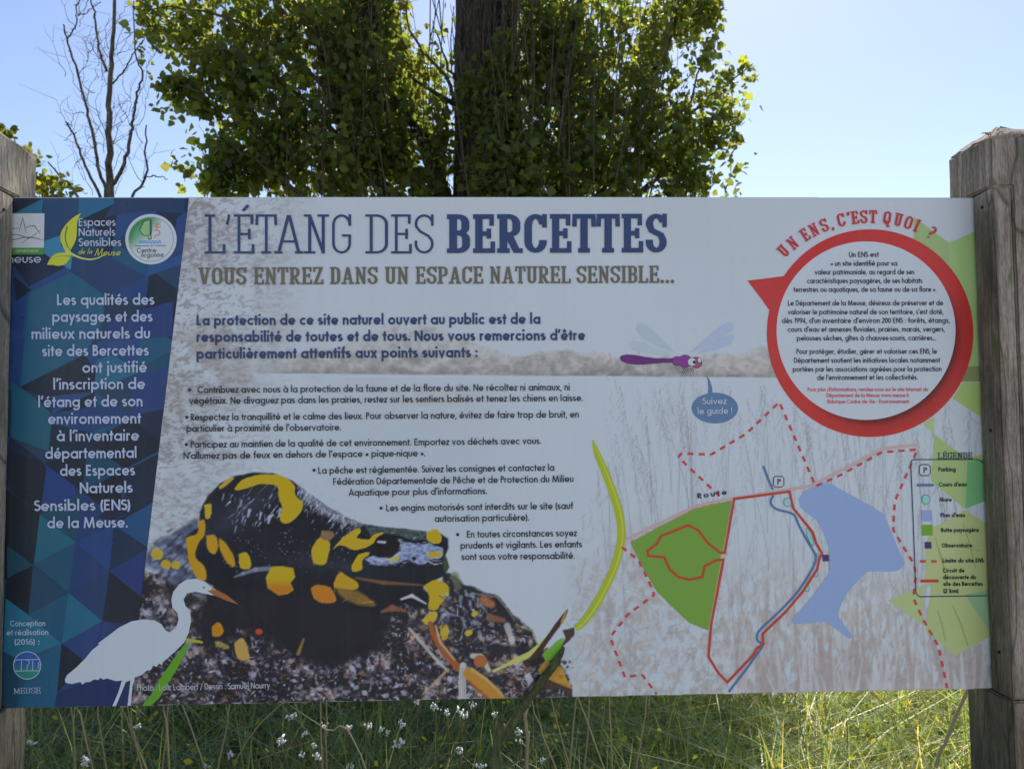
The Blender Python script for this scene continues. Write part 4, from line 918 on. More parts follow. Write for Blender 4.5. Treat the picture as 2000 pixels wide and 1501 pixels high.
for pts, colr in (([(800, 530), (640, 360), (480, 210), (370, 140), (300, 160), (290, 230), (360, 330), (560, 440)], (138, 155, 178)), ([(780, 560), (560, 480), (380, 395), (240, 380), (195, 430), (240, 500), (420, 545), (640, 570)], (141, 159, 180)),
                  ([(1010, 540), (1180, 380), (1380, 210), (1520, 130), (1590, 150), (1580, 230), (1400, 350), (1180, 470)], (138, 155, 190)), ([(1080, 560), (1250, 450), (1440, 340), (1570, 290), (1600, 330), (1540, 430), (1380, 490), (1180, 540)], (136, 153, 188))):
    wg.poly(d_(pts), colr)
wg.build('dragonfly_wings_picture')
dg = Print(1.2)
tail = [(70, 610), (90, 580), (160, 563), (270, 570), (400, 595), (560, 615), (700, 618), (780, 612), (780, 662), (680, 665), (520, 675), (400, 688), (280, 690), (160, 672), (90, 640)]
dg.poly(d_([(x, y - 4 if y < 620 else y + 5) for x, y in tail]), (34, 24, 52)); dg.poly(d_(tail), (82, 34, 104))
dg.ellipse(*d_([(835, 648)])[0], 10.4, 9.4, (40, 24, 58)); dg.ellipse(*d_([(940, 650)])[0], 13.5, 12.6, (40, 24, 58)); dg.ellipse(*d_([(1090, 668)])[0], 11.5, 11.2, (60, 24, 62))
dg.ellipse(*d_([(835, 648)])[0], 9.4, 8.4, (104, 44, 124)); dg.ellipse(*d_([(940, 650)])[0], 12.6, 11.7, (104, 44, 124)); dg.ellipse(*d_([(1090, 668)])[0], 10.4, 10, (128, 66, 100))
dg.ellipse(*d_([(1130, 640)])[0], 4.6, 6.2, (58, 30, 50)); dg.ellipse(*d_([(1132, 636)])[0], 3.6, 5.0, (160, 168, 190))
dg.ellipse(*d_([(1030, 660)])[0], 8.6, 8.6, (20, 24, 40)); dg.ellipse(*d_([(1030, 660)])[0], 7.8, 7.8, (164, 178, 200)); dg.ellipse(*d_([(1062, 662)])[0], 2.9, 3.1, (14, 18, 26))
for k in range(6):
    x = 905 + k * 24
    dg.stroke(d_([(x, 735), (x + 18 + k * 2, 765), (x + k * 3, 800), (x - 70 + k * 22, 806 + min(k, 1) * 45)]), 1.1, (24, 26, 40), taper=[1, .5])
dg.build('dragonfly_picture')
bb = Print(0.9)
bb.poly(d_([(1222, 830), (1270, 900), (1300, 1000), (1310, 1100), (1240, 1100), (1250, 1000), (1240, 900)]), (72, 98, 142)); bb.ellipse(1396.0, 796.5, 45.3, 30.0, (72, 98, 142), 48)
bb.build('blue_speech_bubble')
rc = Print(1.0)
CX, CY = 1699.0, 650.5
t = np.linspace(0, 2 * np.pi, 97)[:-1]
outer = np.stack([CX + 201.6 * np.cos(t), CY + 202.5 * np.sin(t)], -1); inner = np.stack([1691.0 + 174.6 * np.cos(t), 645.6 + 174.0 * np.sin(t)], -1)
q_ = lambda pts: [(1400 + x / 3.411, 380 + y / 3.411) for x, y in pts]
rc.poly(q_([(203, 573), (300, 562), (445, 543), (480, 640), (350, 772), (300, 700)]), (150, 42, 44))
rc._push(np.vstack([[1691, 645.6], inner]), [(0, 1 + i, 1 + (i + 1) % 96) for i in range(96)], (151, 163, 186))
mid = (outer * .42 + inner * .58); red = np.array([150, 42, 44.])
sh = np.clip(np.cos(t - math.radians(48)) * 1.5 - .25, 0, 1)[:, None]     # printed drop shadow of the white disc
rc.strip(inner, mid, np.vstack([red * (1 - .55 * sh), red * (1 - .12 * sh)]), closed=True); rc.strip(mid, outer, np.vstack([red * (1 - .12 * sh), np.broadcast_to(red, (96, 3))]), closed=True)
rc.build('red_speech_ring')
# ------------------------------------------------------------------ map
m_ = lambda pts: [(1150 + x / 2.345, 740 + y / 2.345) for x, y in pts]
mp = Print(0.8)
mp.stroke(m_([(148, 745), (280, 680), (495, 578), (660, 545), (915, 505), (1010, 490), (1090, 450), (1200, 395), (1345, 318), (1505, 300)]), 5.6, (170, 152, 164)); mp.build('road_on_map')
mb = Print(0.9)
mb.poly(m_([(190, 748), (330, 670), (490, 590), (655, 555), (632, 680), (612, 800), (590, 950), (548, 1150), (460, 1115), (380, 1040), (310, 970), (240, 850)]), (90, 128, 54)); mb.stroke(m_([(658, 560), (612, 800)]), 1.4, (170, 160, 140)); mb.stroke(m_([(606, 830), (548, 1150)]), 1.4, (170, 160, 140))
mb.poly(m_([(606, 798), (626, 798), (622, 820), (602, 820)]), (150, 150, 140)); mb.build('green_mound_on_map')
ml = Print(0.9)
def smooth2(pts, n=5):
    return [(v.x, v.y) for v in smooth_path([(a, b_, 0) for a, b_ in pts], n)]
ml.poly(smooth2(m_([(960, 550), (985, 515), (1020, 495), (1060, 482), (1092, 473), (1200, 530), (1340, 610), (1365, 650), (1410, 760), (1443, 840), (1425, 868), (1390, 880), (1300, 880), (1270, 885), (1220, 935), (1170, 1000), (1142, 1075), (1170, 1125), (1203, 1170), (1190, 1187), (1155, 1160), (1090, 1117), (1060, 1110), (990, 1118), (925, 1110), (1000, 1020), (1090, 900), (1103, 830), (1100, 780), (1080, 720), (1045, 650), (1000, 615), (968, 585)]), 3), (112, 134, 184)); ml.build('lake_on_map')
ms = Print(1.1)
ms.stroke(m_([(798, 397), (822, 460), (842, 505)]), 4.6, (66, 94, 142)); ms.stroke(smooth2(m_([(845, 530), (832, 565), (860, 595), (935, 618), (962, 670), (1000, 740), (1035, 800), (1035, 840), (1010, 890), (950, 980), (870, 1065), (800, 1130), (772, 1165), (772, 1195), (795, 1215), (775, 1250), (710, 1340), (640, 1430)])), 4.6, (66, 94, 142)); ms.build('stream_on_map')
for (x, y, rx, ry, ro) in ((910, 563, 8.2, 9.2, 0), (1012, 722, 5, 19, -.35), (1040, 890, 4.5, 5.5, .3), (998, 957, 5.6, 6.6, 0), (1048, 803, 3, 3.6, 0)):
    mo = Print(1.05); p = m_([(x, y)])[0]; mo.ellipse(p[0], p[1], rx, ry, (34, 60, 72), 24, ro); mo.ellipse(p[0], p[1], rx - .9, ry - .9, (112, 160, 174), 24, ro); mo.build('pond_on_map')
mr = Print(1.3); RED = (146, 42, 46)
mr.stroke(m_([(600, 794), (622, 794), (665, 548), (918, 514), (935, 590), (1000, 670), (1025, 700), (1040, 750), (1068, 800), (1055, 820), (1045, 870), (980, 970), (900, 1065), (795, 1165), (798, 1212), (770, 1230), (750, 1265), (634, 1386), (590, 1340), (547, 1268), (560, 1120), (616, 826), (585, 827), (530, 855), (520, 905), (460, 917), (410, 905), (370, 870), (345, 815), (272, 808), (268, 785), (310, 755), (330, 718), (455, 668), (500, 690), (540, 745), (600, 794)]), 4.9, (146, 52, 42)); mr.build('red_trail_on_map')
mq = Print(1.5); mq.poly(m_([(1069, 803), (1098, 803), (1099, 833), (1070, 833)]), (58, 42, 96)); mq.build('observatory_mark')
md = Print(1.2)
def dashes(pr, pts, on=11.5, off=10.5, w_=4.6, col=(164, 58, 66)):
    pts = [np.array(p) for p in pts]; pos = 0.0
    for a, b_ in zip(pts[:-1], pts[1:]):
        L = np.linalg.norm(b_ - a); u = (b_ - a) / L; t_ = -pos
        while t_ < L:
            s0, s1 = max(t_, 0), min(t_ + on, L)
            if s1 > s0 + .5: pr.stroke([tuple(a + u * s0), tuple(a + u * s1)], w_, col, step=0.004)
            t_ += on + off
        pos = L - (t_ - on - off)
        if pos >= on + off: pos = 0
dashes(md, m_([(598, 535), (410, 358), (422, 340), (560, 345), (720, 250), (872, 105), (1038, 490), (1150, 440), (1340, 335), (1505, 322), (1400, 560), (1393, 690), (1490, 850), (1497, 900), (1485, 1000), (1530, 1100), (1600, 1220), (1640, 1412)]))
dashes(md, m_([(150, 768), (225, 825), (270, 915), (300, 985), (180, 1075), (97, 1180), (165, 1362), (245, 1352), (310, 1440)])); dashes(md, m_([(195, 745), (330, 673), (500, 590), (600, 565)]), 8, 9, 3, (140, 110, 70))
md.build('site_limit_on_map')
g_ = lambda pts: [(1740 + x / 4.842, 870 + y / 4.842) for x, y in pts]
def parking(cx, cy, r):
    pk = Print(1.6); sq = lambda q, k: [(cx + a * q, cy + b_ * q) for a, b_ in ((-1, -1 + k), (-1 + k, -1), (1 - k, -1), (1, -1 + k), (1, 1 - k), (1 - k, 1), (-1 + k, 1), (-1, 1 - k))]
    pk.poly(sq(r, .4), (64, 66, 84)); pk.poly(sq(r - 2.2, .3), (156, 166, 186))
    text(pk, sans(.2), 'P', cx - 3.6, cy + 5.6, cx + 4.6, cy + 5.6, 11.4, (50, 52, 72), .2); pk.build('parking_symbol')
parking(1520.3, 940.0, 11.2); parking(1805.5, 917.5, 11.6)
lg = Print(1.6)
lg.stroke(g_([(905, 1415), (270, 1425), (245, 1410), (232, 1380), (205, 640), (184, 170), (190, 145), (215, 130), (820, 130), (850, 145), (868, 165)]), 1.9, (32, 54, 74)); lg.build('legend_frame')
def sym(name, fn): lk = Print(1.5); fn(lk); lk.build(name)
sym('stream_symbol', lambda k: k.stroke(g_([(242, 372), (402, 372)]), 5.2, (66, 94, 142)))
def _pond(k): k.ellipse(*g_([(328, 507)])[0], 8.4, 9.8, (34, 60, 72), 28); k.ellipse(*g_([(328, 507)])[0], 7.5, 8.9, (112, 168, 180), 28)
sym('pond_symbol', _pond)
sym('lake_symbol', lambda k: k.poly(g_([(285, 612), (384, 609), (388, 711), (289, 713)]), (112, 132, 184)))
sym('mound_symbol', lambda k: k.poly(g_([(289, 748), (388, 746), (391, 846), (292, 848)]), (84, 132, 42)))
sym('observatory_symbol', lambda k: k.poly(g_([(316, 908), (379, 907), (381, 970), (318, 971)]), (58, 42, 90)))
sym('site_limit_symbol', lambda k: dashes(k, g_([(272, 1091), (430, 1091)])))
sym('trail_symbol', lambda k: k.stroke(g_([(275, 1277), (447, 1276)]), 5.4, (150, 46, 46)))
# ------------------------------------------------------------------ emblems
l_ = lambda pts: [(20 + x / 5.882, 400 + y / 5.882) for x, y in pts]
e1 = Print(1.4)
e1.poly(l_([(-40, 100), (398, 100), (392, 494), (-50, 494)]), (158, 168, 190)); e1.poly(l_([(-50, 494), (392, 494), (392, 572), (-52, 572)]), (62, 112, 58))
for pts, wd in (([(-20, 250), (30, 275), (105, 268)], 1.2), ([(108, 305), (128, 230), (150, 155), (168, 235), (192, 325)], 1.6), ([(182, 268), (220, 248), (285, 243), (310, 285), (352, 335)], 1.7), ([(355, 288), (280, 350), (200, 400), (132, 448)], 1.1), ([(-30, 350), (60, 345), (120, 352), (190, 378), (215, 385)], 1.3), ([(-30, 410), (60, 400), (160, 378), (250, 378), (320, 390), (380, 408)], 1.8)):
    e1.stroke(l_([(v.x, v.y) for v in smooth_path([(a, b_, 0) for a, b_ in pts], 4)]) if len(pts) > 3 and wd in (1.3, 1.8) else l_(pts), wd, (38, 48, 64), taper=[.5, 1, .5])
text(e1, sans(.14), 'DEPARTEMENT', 31.5, 493.2, 76.5, 492.8, 5.4, (140, 164, 140), .14); text(e1, sans(.11), 'meuse', 9.5, 513.8, 81.9, 513.2, 16.5, (158, 168, 200), .11)
e1.build('white_landscape_emblem')
e2 = Print(1.4); YG = (152, 160, 46)
e2.poly(smooth2(l_([(818, 100), (780, 115), (700, 170), (620, 260), (585, 330), (582, 400), (600, 460), (640, 540), (670, 580), (700, 560), (700, 520), (740, 450), (765, 370), (770, 290), (775, 200), (790, 150)]), 3), YG)
e2.poly(smooth2(l_([(428, 692), (450, 640), (500, 580), (560, 553), (640, 548), (700, 552), (690, 620), (640, 680), (560, 702), (490, 690)]), 3), YG)
e2.stroke(smooth2(l_([(662, 250), (642, 320), (640, 400), (665, 480), (715, 545)])), 2.4, (58, 96, 84), taper=[1.3, 1, .6]); e2.stroke(smooth2(l_([(520, 600), (590, 590), (680, 590), (730, 600)])), 2.0, (74, 110, 84), taper=[.4, 1])
e2.stroke(smooth2(l_([(640, 548), (700, 560), (760, 590), (840, 618), (930, 628), (1010, 612), (1080, 580)])), 3.4, (164, 174, 96), taper=[1.6, 1, .5]); e2.build('yellow_leaf_emblem')
e3 = Print(1.4); cxx, cyy = 295.5, 467.4
e3.ellipse(cxx, cyy, 50.2, 49.2, (158, 170, 196), 56); e3.ring(cxx, cyy, 43.5, 43.0, 1.0, (84, 110, 100))
tt = np.linspace(0, 2 * np.pi, 49)[:-1]; rim = np.stack([cxx + 42.8 * np.cos(tt), cyy + 42.3 * np.sin(tt)], -1); hal = np.stack([cxx + 22 * np.cos(tt) , cyy + 22 * np.sin(tt)], -1)
def gcol(p): k = np.clip(((cxx - p[:, 0]) + (cyy - p[:, 1])) / 44. - .12, 0, 1)[:, None] ** 1.2; return np.array([157, 169, 192.]) * (1 - k) + np.array([32, 104, 50.]) * k
e3.strip(hal, rim, gcol(np.vstack([hal, rim])), closed=True); e3._push(np.vstack([[cxx, cyy], hal]), [(0, 1 + i, 1 + (i + 1) % 48) for i in range(48)], gcol(np.vstack([[cxx, cyy], hal])))
tree = l_([(1628, 178), (1600, 172), (1560, 185), (1530, 200), (1525, 230), (1508, 240), (1512, 262), (1490, 280), (1500, 310), (1512, 330), (1530, 350), (1560, 358), (1590, 350), (1588, 395), (1625, 395), (1620, 340), (1628, 300)])
e3.poly(tree, (110, 152, 118)); e3.stroke(tree + [tree[0]], 1.5, (24, 48, 36)); e3.stroke(l_([(1612, 180), (1612, 350)]), 2.4, (24, 48, 36))
for pts in ([(1650, 215), (1690, 235), (1735, 215)], [(1650, 250), (1700, 262), (1740, 250)], [(1700, 200), (1680, 300)], [(1660, 300), (1700, 290), (1725, 320), (1710, 350), (1670, 352), (1660, 385)]): e3.stroke(l_(pts), 2.2, (176, 120, 90), taper=[.7, 1, .6])
for y in (418, 436): e3.stroke(l_([(1478 + 20 * i, y + (8 if i % 2 else -4)) for i in range(14)]), 1.6, (60, 120, 180))
text(e3, sans(.16), 'Communauté de Communes'.replace('é', 'é'), 263, 481.8, 325, 481.2, 3.4, (50, 60, 70), .16); text(e3, sans(.15), 'Centre', 267.5, 494, 306, 493.6, 9.6, (38, 62, 62), .15); text(e3, sans(.15), 'Argonne', 275.5, 502.8, 321, 502, 9.2, (38, 62, 62), .15)
e3.build('round_tree_emblem')
e4 = Print(1.4); o_ = lambda pts: [(20 + (x - 0) / 6.825, 1280 + y / 6.825) for x, y in pts]
ex, ey, er = 53.8, 1298.0, 26.6
tt = np.linspace(0, 2 * np.pi, 49); 
for i in range(12):
    ya, yb = ey - er + i * er / 6, ey - er + (i + 1) * er / 6
    xa = math.sqrt(max(0, er ** 2 - (ya - ey) ** 2)); xb = math.sqrt(max(0, er ** 2 - (yb - ey) ** 2)); k = sstep(4, 8, i)
    e4.poly([(ex - xa - .01, ya), (ex + xa + .01, ya), (ex + xb + .01, yb), (ex - xb - .01, yb)], tuple(np.array([38, 70, 142]) * (1 - k) + np.array([34, 104, 108]) * k), step=0)
e4.mm += .03
LT = (136, 156, 190)
e4.ring(ex, ey, er, er, 1.5, LT)
for pts in ([(33, 1287), (76, 1286.5)], [(30.5, 1309), (77, 1308.5)], [(43, 1288), (42.5, 1309)], [(65, 1288), (64.5, 1308)]): e4.stroke(pts, 1.3, LT)
e4.stroke(arc(37, 1293, 8, 6, 190, 270, 6), 1.3, LT); e4.stroke(arc(53, 1292.5, 5.2, 5.2, 250, 420, 10) + [(54, 1300), (53.5, 1308)], 1.3, LT); e4.stroke(arc(78, 1294.5, 2.5, 2.5, 90, 270, 6), 1.3, LT); e4.stroke(arc(78, 1301, 2.5, 2.5, 90, 270, 6), 1.3, LT)
text(e4, slab(.1, .05, .6, .08), 'MEUSE', 27.6, 1353.4, 80.3, 1352.4, 11.4, (126, 148, 178), .1, .05, track=.06); e4.build('round_blue_green_emblem')
# ------------------------------------------------------------------ all the writing
F_L, F_H, F_B, F_S, F_D = sans(.165), sans(.2), sans(.15), sans(.15), sans(.19)
INK, NAVY, LIL, CR = (24, 30, 48), (36, 50, 92), (150, 166, 208), (150, 44, 62)
def line(name, s, x0, y0, x1, y1, cap, col, F, w_, mm=1.9, **k):
    pr = Print(mm); text(pr, F, s.replace('œ', 'oe'), x0, y0, x1, y1, cap, col, w_, **k); return pr.build(name)
TL = slab(.072, .058, .53, .1); pr = Print(1.9); NV2 = (36, 52, 94)
def place(pr, G, ch, x0, x1, yb, cap, col, wv, wh):
    a, st = G[ch]; k = (x1 - x0) / a
    fx = lambda uv: np.stack([x0 + uv[:, 0] * k, yb - uv[:, 1] * cap], -1)
    b0 = pr.mm; put_glyph(pr, st, fx, wv, wh, col, .06); pr.mm = b0
for ch, a, b_ in (('L', 400, 441), ("'", 441, 450), ('É', 457, 497.5), ('T', 500, 541), ('A', 536, 593), ('N', 594, 643), ('G', 649, 686), ('D', 714, 758), ('E', 764, 804.5), ('S', 810, 847)): place(pr, TL, ch, a, b_, 495.6 - (a - 400) * .0005, 76.3, NV2, .072 * .53 / .53, .058)
BB = slab(.185, .12, .545, .055, .115, .9)
for ch, a, b_ in (('B', 873, 918), ('E', 924, 967), ('R', 971, 1021), ('C', 1024, 1068), ('E', 1074, 1116), ('T', 1118, 1163), ('T', 1165, 1210), ('E', 1214, 1256), ('S', 1261, 1302)): place(pr, BB, ch, a, b_, 494.6 - (a - 873) * .003, 75.6, NV2, .185, .12)
pr.build('title_lettering')
SBH = slab(.16, .1, .53, .06, .11, .75); pr = Print(1.9)
for wd, a, b_ in (('VOUS', 387.5, 482), ('ENTREZ', 496, 632), ('DANS', 645, 738), ('UN', 752, 798), ('ESPACE', 812, 944), ('NATUREL', 957, 1115), ('SENSIBLE...', 1126, 1317)):
    ya = 556.3 - (a - 387) * .004; yb = 556.3 - (b_ - 387) * .004
    text(pr, SBH, wd, a, ya, b_, yb, 33.6, (82, 80, 76), .16, .1, track=.055)
pr.build('subtitle_lettering')
pr = Print(1.9); ARC = slab(.15, .1, .52, .08, .1, .7)
for ch, an, r_ in (('U', -46.6, 0), ('N', -40.8, 0), ('E', -33.6, 0), ('N', -28.6, 0), ('S', -23.2, 0), (',', -19.6, 0), ('C', -14.4, 0), ("'", -10.7, 0), ('E', -7.6, 0), ('S', -3.2, 0), ('T', 1.4, 0), ('Q', 8.4, 0), ('U', 14, 0), ('O', 19.2, 0), ('I', 23.6, 0), ('?', 31.6, 0)):
    th = math.radians(an); a, st = ARC[ch]; cap = 25.0; rb = 214.5 + 4.5 * (an / 40) ** 2; bx, by = CX + rb * math.sin(th), CY - rb * math.cos(th)
    ux, uy = math.cos(th), math.sin(th)
    fx = lambda uv: np.stack([bx + (uv[:, 0] - a / 2) * 27 * ux + uv[:, 1] * cap * uy, by + (uv[:, 0] - a / 2) * 27 * uy - uv[:, 1] * cap * ux], -1)
    b0 = pr.mm; put_glyph(pr, st, fx, .17, .11, (142, 42, 54), .07); pr.mm = b0
pr.build('curved_question_lettering')
for s, x0, y0, x1, y1 in (('Les qualités des', 112.6, 596, 301.5, 595.3), ('paysages et des', 103.3, 628.8, 297.9, 628), ('milieux naturels du', 62.7, 662.3, 293.5, 660.9), ('site des Bercettes', 84, 695.7, 290.5, 694), ('ont justifié', 162, 727.9, 287.2, 727), ("l'inscription de", 105.3, 760.6, 283.6, 759.4), ("l'étang et de son", 76, 795, 278.8, 793), ('environnement', 95, 828, 275.8, 826.5), ("à l'inventaire", 112, 861.3, 271.8, 860), ('départemental', 89.6, 895.5, 267.4, 893.5), ('des Espaces', 118.5, 928.9, 263.8, 927.5), ('Naturels', 157, 962.8, 259.4, 961.2), ('Sensibles (ENS)', 68.4, 997.4, 254.8, 995.4), ('de la Meuse.', 93.6, 1030.8, 249.8, 1029.2)):
    line('blue_strip_text_line', s, x0 - 1, y0, x1 + 1.5, y1, 21.3, LIL, F_L, .165)
for s, x0, y0, x1, y1 in (('La protection de ce site naturel ouvert au public est de la', 383.5, 635.6, 1056.4, 632.7), ("responsabilité de toutes et de tous. Nous vous remercions d'être", 383.5, 668, 1143.5, 664.4), ('particulièrement attentifs aux points suivants :', 383.5, 700.8, 933.5, 697.7)):
    line('introduction_text_line', s, x0, y0, x1, y1, 20.8, NAVY, F_H, .2)
for s, x0, y0, x1, y1 in (('Contribuez avec nous à la protection de la faune et de la flore du site. Ne récoltez ni animaux, ni', 385.6, 767.4, 1113.5, 762), ('végétaux. Ne divaguez pas dans les prairies, restez sur les sentiers balisés et tenez les chiens en laisse.', 370, 788.8, 1139, 783), ('Respectez la tranquillité et le calme des lieux. Pour observer la nature, évitez de faire trop de bruit, en', 372.5, 821, 1131, 815),
                          ("particulier à proximité de l'observatoire.", 364.5, 842.8, 667, 840.4), ('Participez au maintien de la qualité de cet environnement. Emportez vos déchets avec vous.', 372.5, 874, 1057.5, 866.8), ("N'allumez pas de feux en dehors de l'espace « pique-nique ».", 358.5, 896, 831.5, 890.6),
                          ('La pêche est réglementée. Suivez les consignes et contactez la', 621.5, 924.6, 1083, 918.8), ('Fédération Départementale de Pêche et de Protection du Milieu', 650.5, 946.4, 1120.5, 940.7), ("Aquatique pour plus d'informations.", 681.5, 967.6, 952, 964.3), ('Les engins motorisés sont interdits sur le site (sauf', 754, 997.6, 1119.5, 993.3), ('autorisation particulière).', 848.5, 1018.6, 1034, 1016),
                          ('En toutes circonstances soyez', 911.5, 1049.2, 1127, 1046.2), ('prudents et vigilants. Les enfants', 899, 1070.8, 1137, 1068), ('sont sous votre responsabilité.', 901, 1092.8, 1123, 1090.4)):
    line('advice_text_line', s, x0, y0, x1, y1, 13.4, INK, F_B, .15)
for x, y in ((371, 761), (365.5, 814.5), (364.5, 867.5), (613.7, 917.7), (744.5, 991.5), (894, 1043)): bu = Print(1.9); bu.ellipse(x, y, 3.1, 3.1, INK, 14); bu.build('bullet_dot')
for s, x0, x1, y in (('Un ENS est', 1657, 1716, 502.6), ('« un site identifié pour sa', 1622, 1752, 519.8), ('valeur patrimoniale, au regard de ses', 1590.6, 1785.5, 536.6), ('caractéristiques paysagères, de ses habitats', 1575.3, 1801, 553.6), ('terrestres ou aquatiques, de sa faune ou de sa flore ».', 1549, 1828, 570.6), ('Le Département de la Meuse, désireux de préserver et de', 1537.8, 1841.5, 597), ("valoriser le patrimoine naturel de son territoire, s'est doté,", 1537.8, 1842, 614.3), ("dès 1994, d'un inventaire d'environ 200 ENS : forêts, étangs,", 1526, 1854.4, 631.2), ("cours d'eau et annexes fluviales, prairies, marais, vergers,", 1537.2, 1845, 648.2), ('pelouses sèches, gîtes à chauves-souris, carrières…', 1555.4, 1828, 665.2), ('Pour protéger, étudier, gérer et valoriser ces ENS, le', 1554.5, 1829.5, 691.3), ('Département soutient les initiatives locales notamment', 1549.5, 1835.4, 708.6), ('portées par les associations agréées pour la protection', 1547.5, 1838.3, 725.8), ("de l'environnement et les collectivités.", 1595, 1792, 742)):
    line('ring_text_line', s, x0, y, x1, y - .6, 10.2, INK, F_S, .155)
for s, x0, x1, y in (("Pour plus d'informations, rendez-vous sur le site Internet du", 1576.5, 1812, 764), ('Département de la Meuse www.meuse.fr', 1613, 1775.3, 775.6), ('Rubrique Cadre de Vie - Environnement', 1615.5, 1774.7, 787.6)):
    line('red_ring_text_line', s, x0, y, x1, y - .4, 7.6, CR, F_S, .145)
line('legend_heading', 'LÉGENDE', 1831, 896, 1898, 895.6, 12.8, (40, 52, 74), slab(.12, .08, .5, .06), .12, wy=.08, track=.08)
for s, x0, x1, y in (('Parking', 1831.5, 1866, 920.2), ("Cours d'eau", 1832.3, 1887.7, 949.5), ('Mare', 1834, 1858, 979), ("Plan d'eau", 1835.6, 1884, 1009.4), ('Butte paysagère', 1836.7, 1911, 1038.3), ('Observatoire', 1838, 1898, 1068.3), ('Limite du site ENS', 1839.8, 1920.3, 1097.8), ('Circuit de', 1840.2, 1883, 1117.2), ('découverte du', 1840.6, 1905.2, 1130.2), ('site des Bercettes', 1841.2, 1918.6, 1143.2), ('(2 km)', 1841.6, 1871, 1157)):
    line('legend_text_line', s, x0, y, x1, y - .3, 8.2, (26, 34, 44), F_D, .19)
line('bubble_text_line', 'Suivez', 1371.5, 789.2, 1419, 788.8, 12.6, (170, 186, 216), F_B, .13); line('bubble_text_line', 'le guide !', 1361.5, 808.4, 1430, 807.6, 12.6, (170, 186, 216), F_B, .13)
line('road_name_lettering', 'Route', 1362, 973.3, 1420, 964.8, 10.5, (36, 40, 54), F_D, .19, track=.24)
for s, x0, y0, x1, y1 in (('Conception', 20.4, 1221.6, 90, 1221.2), ('et réalisation', 13.6, 1239.4, 96, 1238.4), ('(2016) :', 29, 1257.8, 79, 1257.2)): line('credit_text_line', s, x0, y0, x1, y1, 11.2, (136, 156, 192), F_S, .145)
line('photo_credit_lettering', 'Photo : Loïc Lambert / Dessin : Samuel Nourry', 268.3, 1347.6, 528, 1342.4, 12.0, (146, 152, 172), sans(.11), .12)
CN = sans(.13, .72, .9)
for s, x1, y in (('Espaces', 227, 442), ('Naturels', 226.4, 461.4), ('Sensibles', 238.4, 481.2)): line('leaf_emblem_text_line', s, 154, y, x1, y - .4, 15.4, (158, 170, 208), CN, .13)
line('leaf_emblem_script', 'de la', 152.6, 496.6, 180.6, 495.8, 10.6, (148, 158, 70), sans(.11, .55), .11, slant=.35); line('leaf_emblem_script', 'Meuse', 184.5, 500.2, 235.5, 499.2, 14.4, (148, 158, 70), sans(.11, .55), .11, slant=.35)
# tapering yellow-green blade of the picture
sb_ = Print(1.3)
ctr = smooth2([(1157.5, 859), (1166, 885), (1183, 925), (1200, 970), (1211, 1010), (1213, 1050), (1204, 1095), (1185, 1140), (1160, 1185), (1138, 1215), (1124, 1226)], 4)
sb_.stroke(ctr, 16.0, (132, 148, 34), taper=[.15, .75, .9, 1, 1, .95, .95, 1, 1, .9, .75]); ctr2 = [(x + 2.6, y) for x, y in ctr]
sb_.stroke(ctr2, 3.6, (150, 160, 66), taper=[.1, .7, 1, 1, 1, .9, .7]); sb_.build('yellow_green_blade_picture')
# ================================================================== vegetation
LT_V = np.array([(0, 0, 0), (0, .52, -.05), (0, 1.0, .03), (-.38, .12, .07), (-.52, .38, .1), (-.24, .70, .06), (.38, .12, .07), (.52, .38, .1), (.24, .70, .06)], float)
LT_F = np.array([(0, 1, 3), (3, 1, 4), (4, 1, 5), (5, 1, 2), (0, 6, 1), (6, 7, 1), (7, 8, 1), (8, 2, 1)])
OV_V = np.array([(0, 0, 0), (-.3, .35, .07), (-.24, .72, .06), (0, 1, 0), (.24, .72, .06), (.3, .35, .07)], float)
OV_F = np.array([(0, 1, 5), (1, 4, 5), (1, 2, 4), (2, 3, 4)])
def frames(n, rng, droop=.45, horiz=.6):
    """leaf axes: tips droop, blades turned every way"""
    d = rng.normal(size=(n, 3)); d[:, 2] = d[:, 2] * .6 - droop; d /= np.linalg.norm(d, axis=1, keepdims=True)
    q = rng.normal(size=(n, 3)); q[:, 2] *= horiz
    a = np.cross(d, q); a /= np.linalg.norm(a, axis=1, keepdims=True); b_ = np.cross(a, d)
    return a, d, b_
def leaves_mesh(name, pos, size, cols, tv, tf, rng, **k):
    n = len(pos); a, d, b_ = frames(n, rng, **k)
    V = (tv[None, :, 0, None] * a[:, None] + tv[None, :, 1, None] * d[:, None] + tv[None, :, 2, None] * b_[:, None]) * size[:, None, None] + pos[:, None]
    Fc = tf[None] + (np.arange(n) * len(tv))[:, None, None]
    return mesh_np(name, V.reshape(-1, 3), Fc.reshape(-1, 3), np.repeat(cols, len(tv), 0))
def leaf_cols(n, rng, yellow=.06):
    c = rng.uniform(.65, 1.25, (n, 1)) * np.array([[1, 1, 1.]]) * rng.uniform(.88, 1.12, (n, 3))
    y = rng.random(n) < yellow; c[y] *= np.array([1.35, 1.3, .9]); return c
def in_ball(n, c, r, rng):
    p = rng.normal(size=(n, 3)); p /= np.linalg.norm(p, axis=1, keepdims=True)
    return np.array(c) + p * (rng.random((n, 1)) ** .45) * np.array(r)
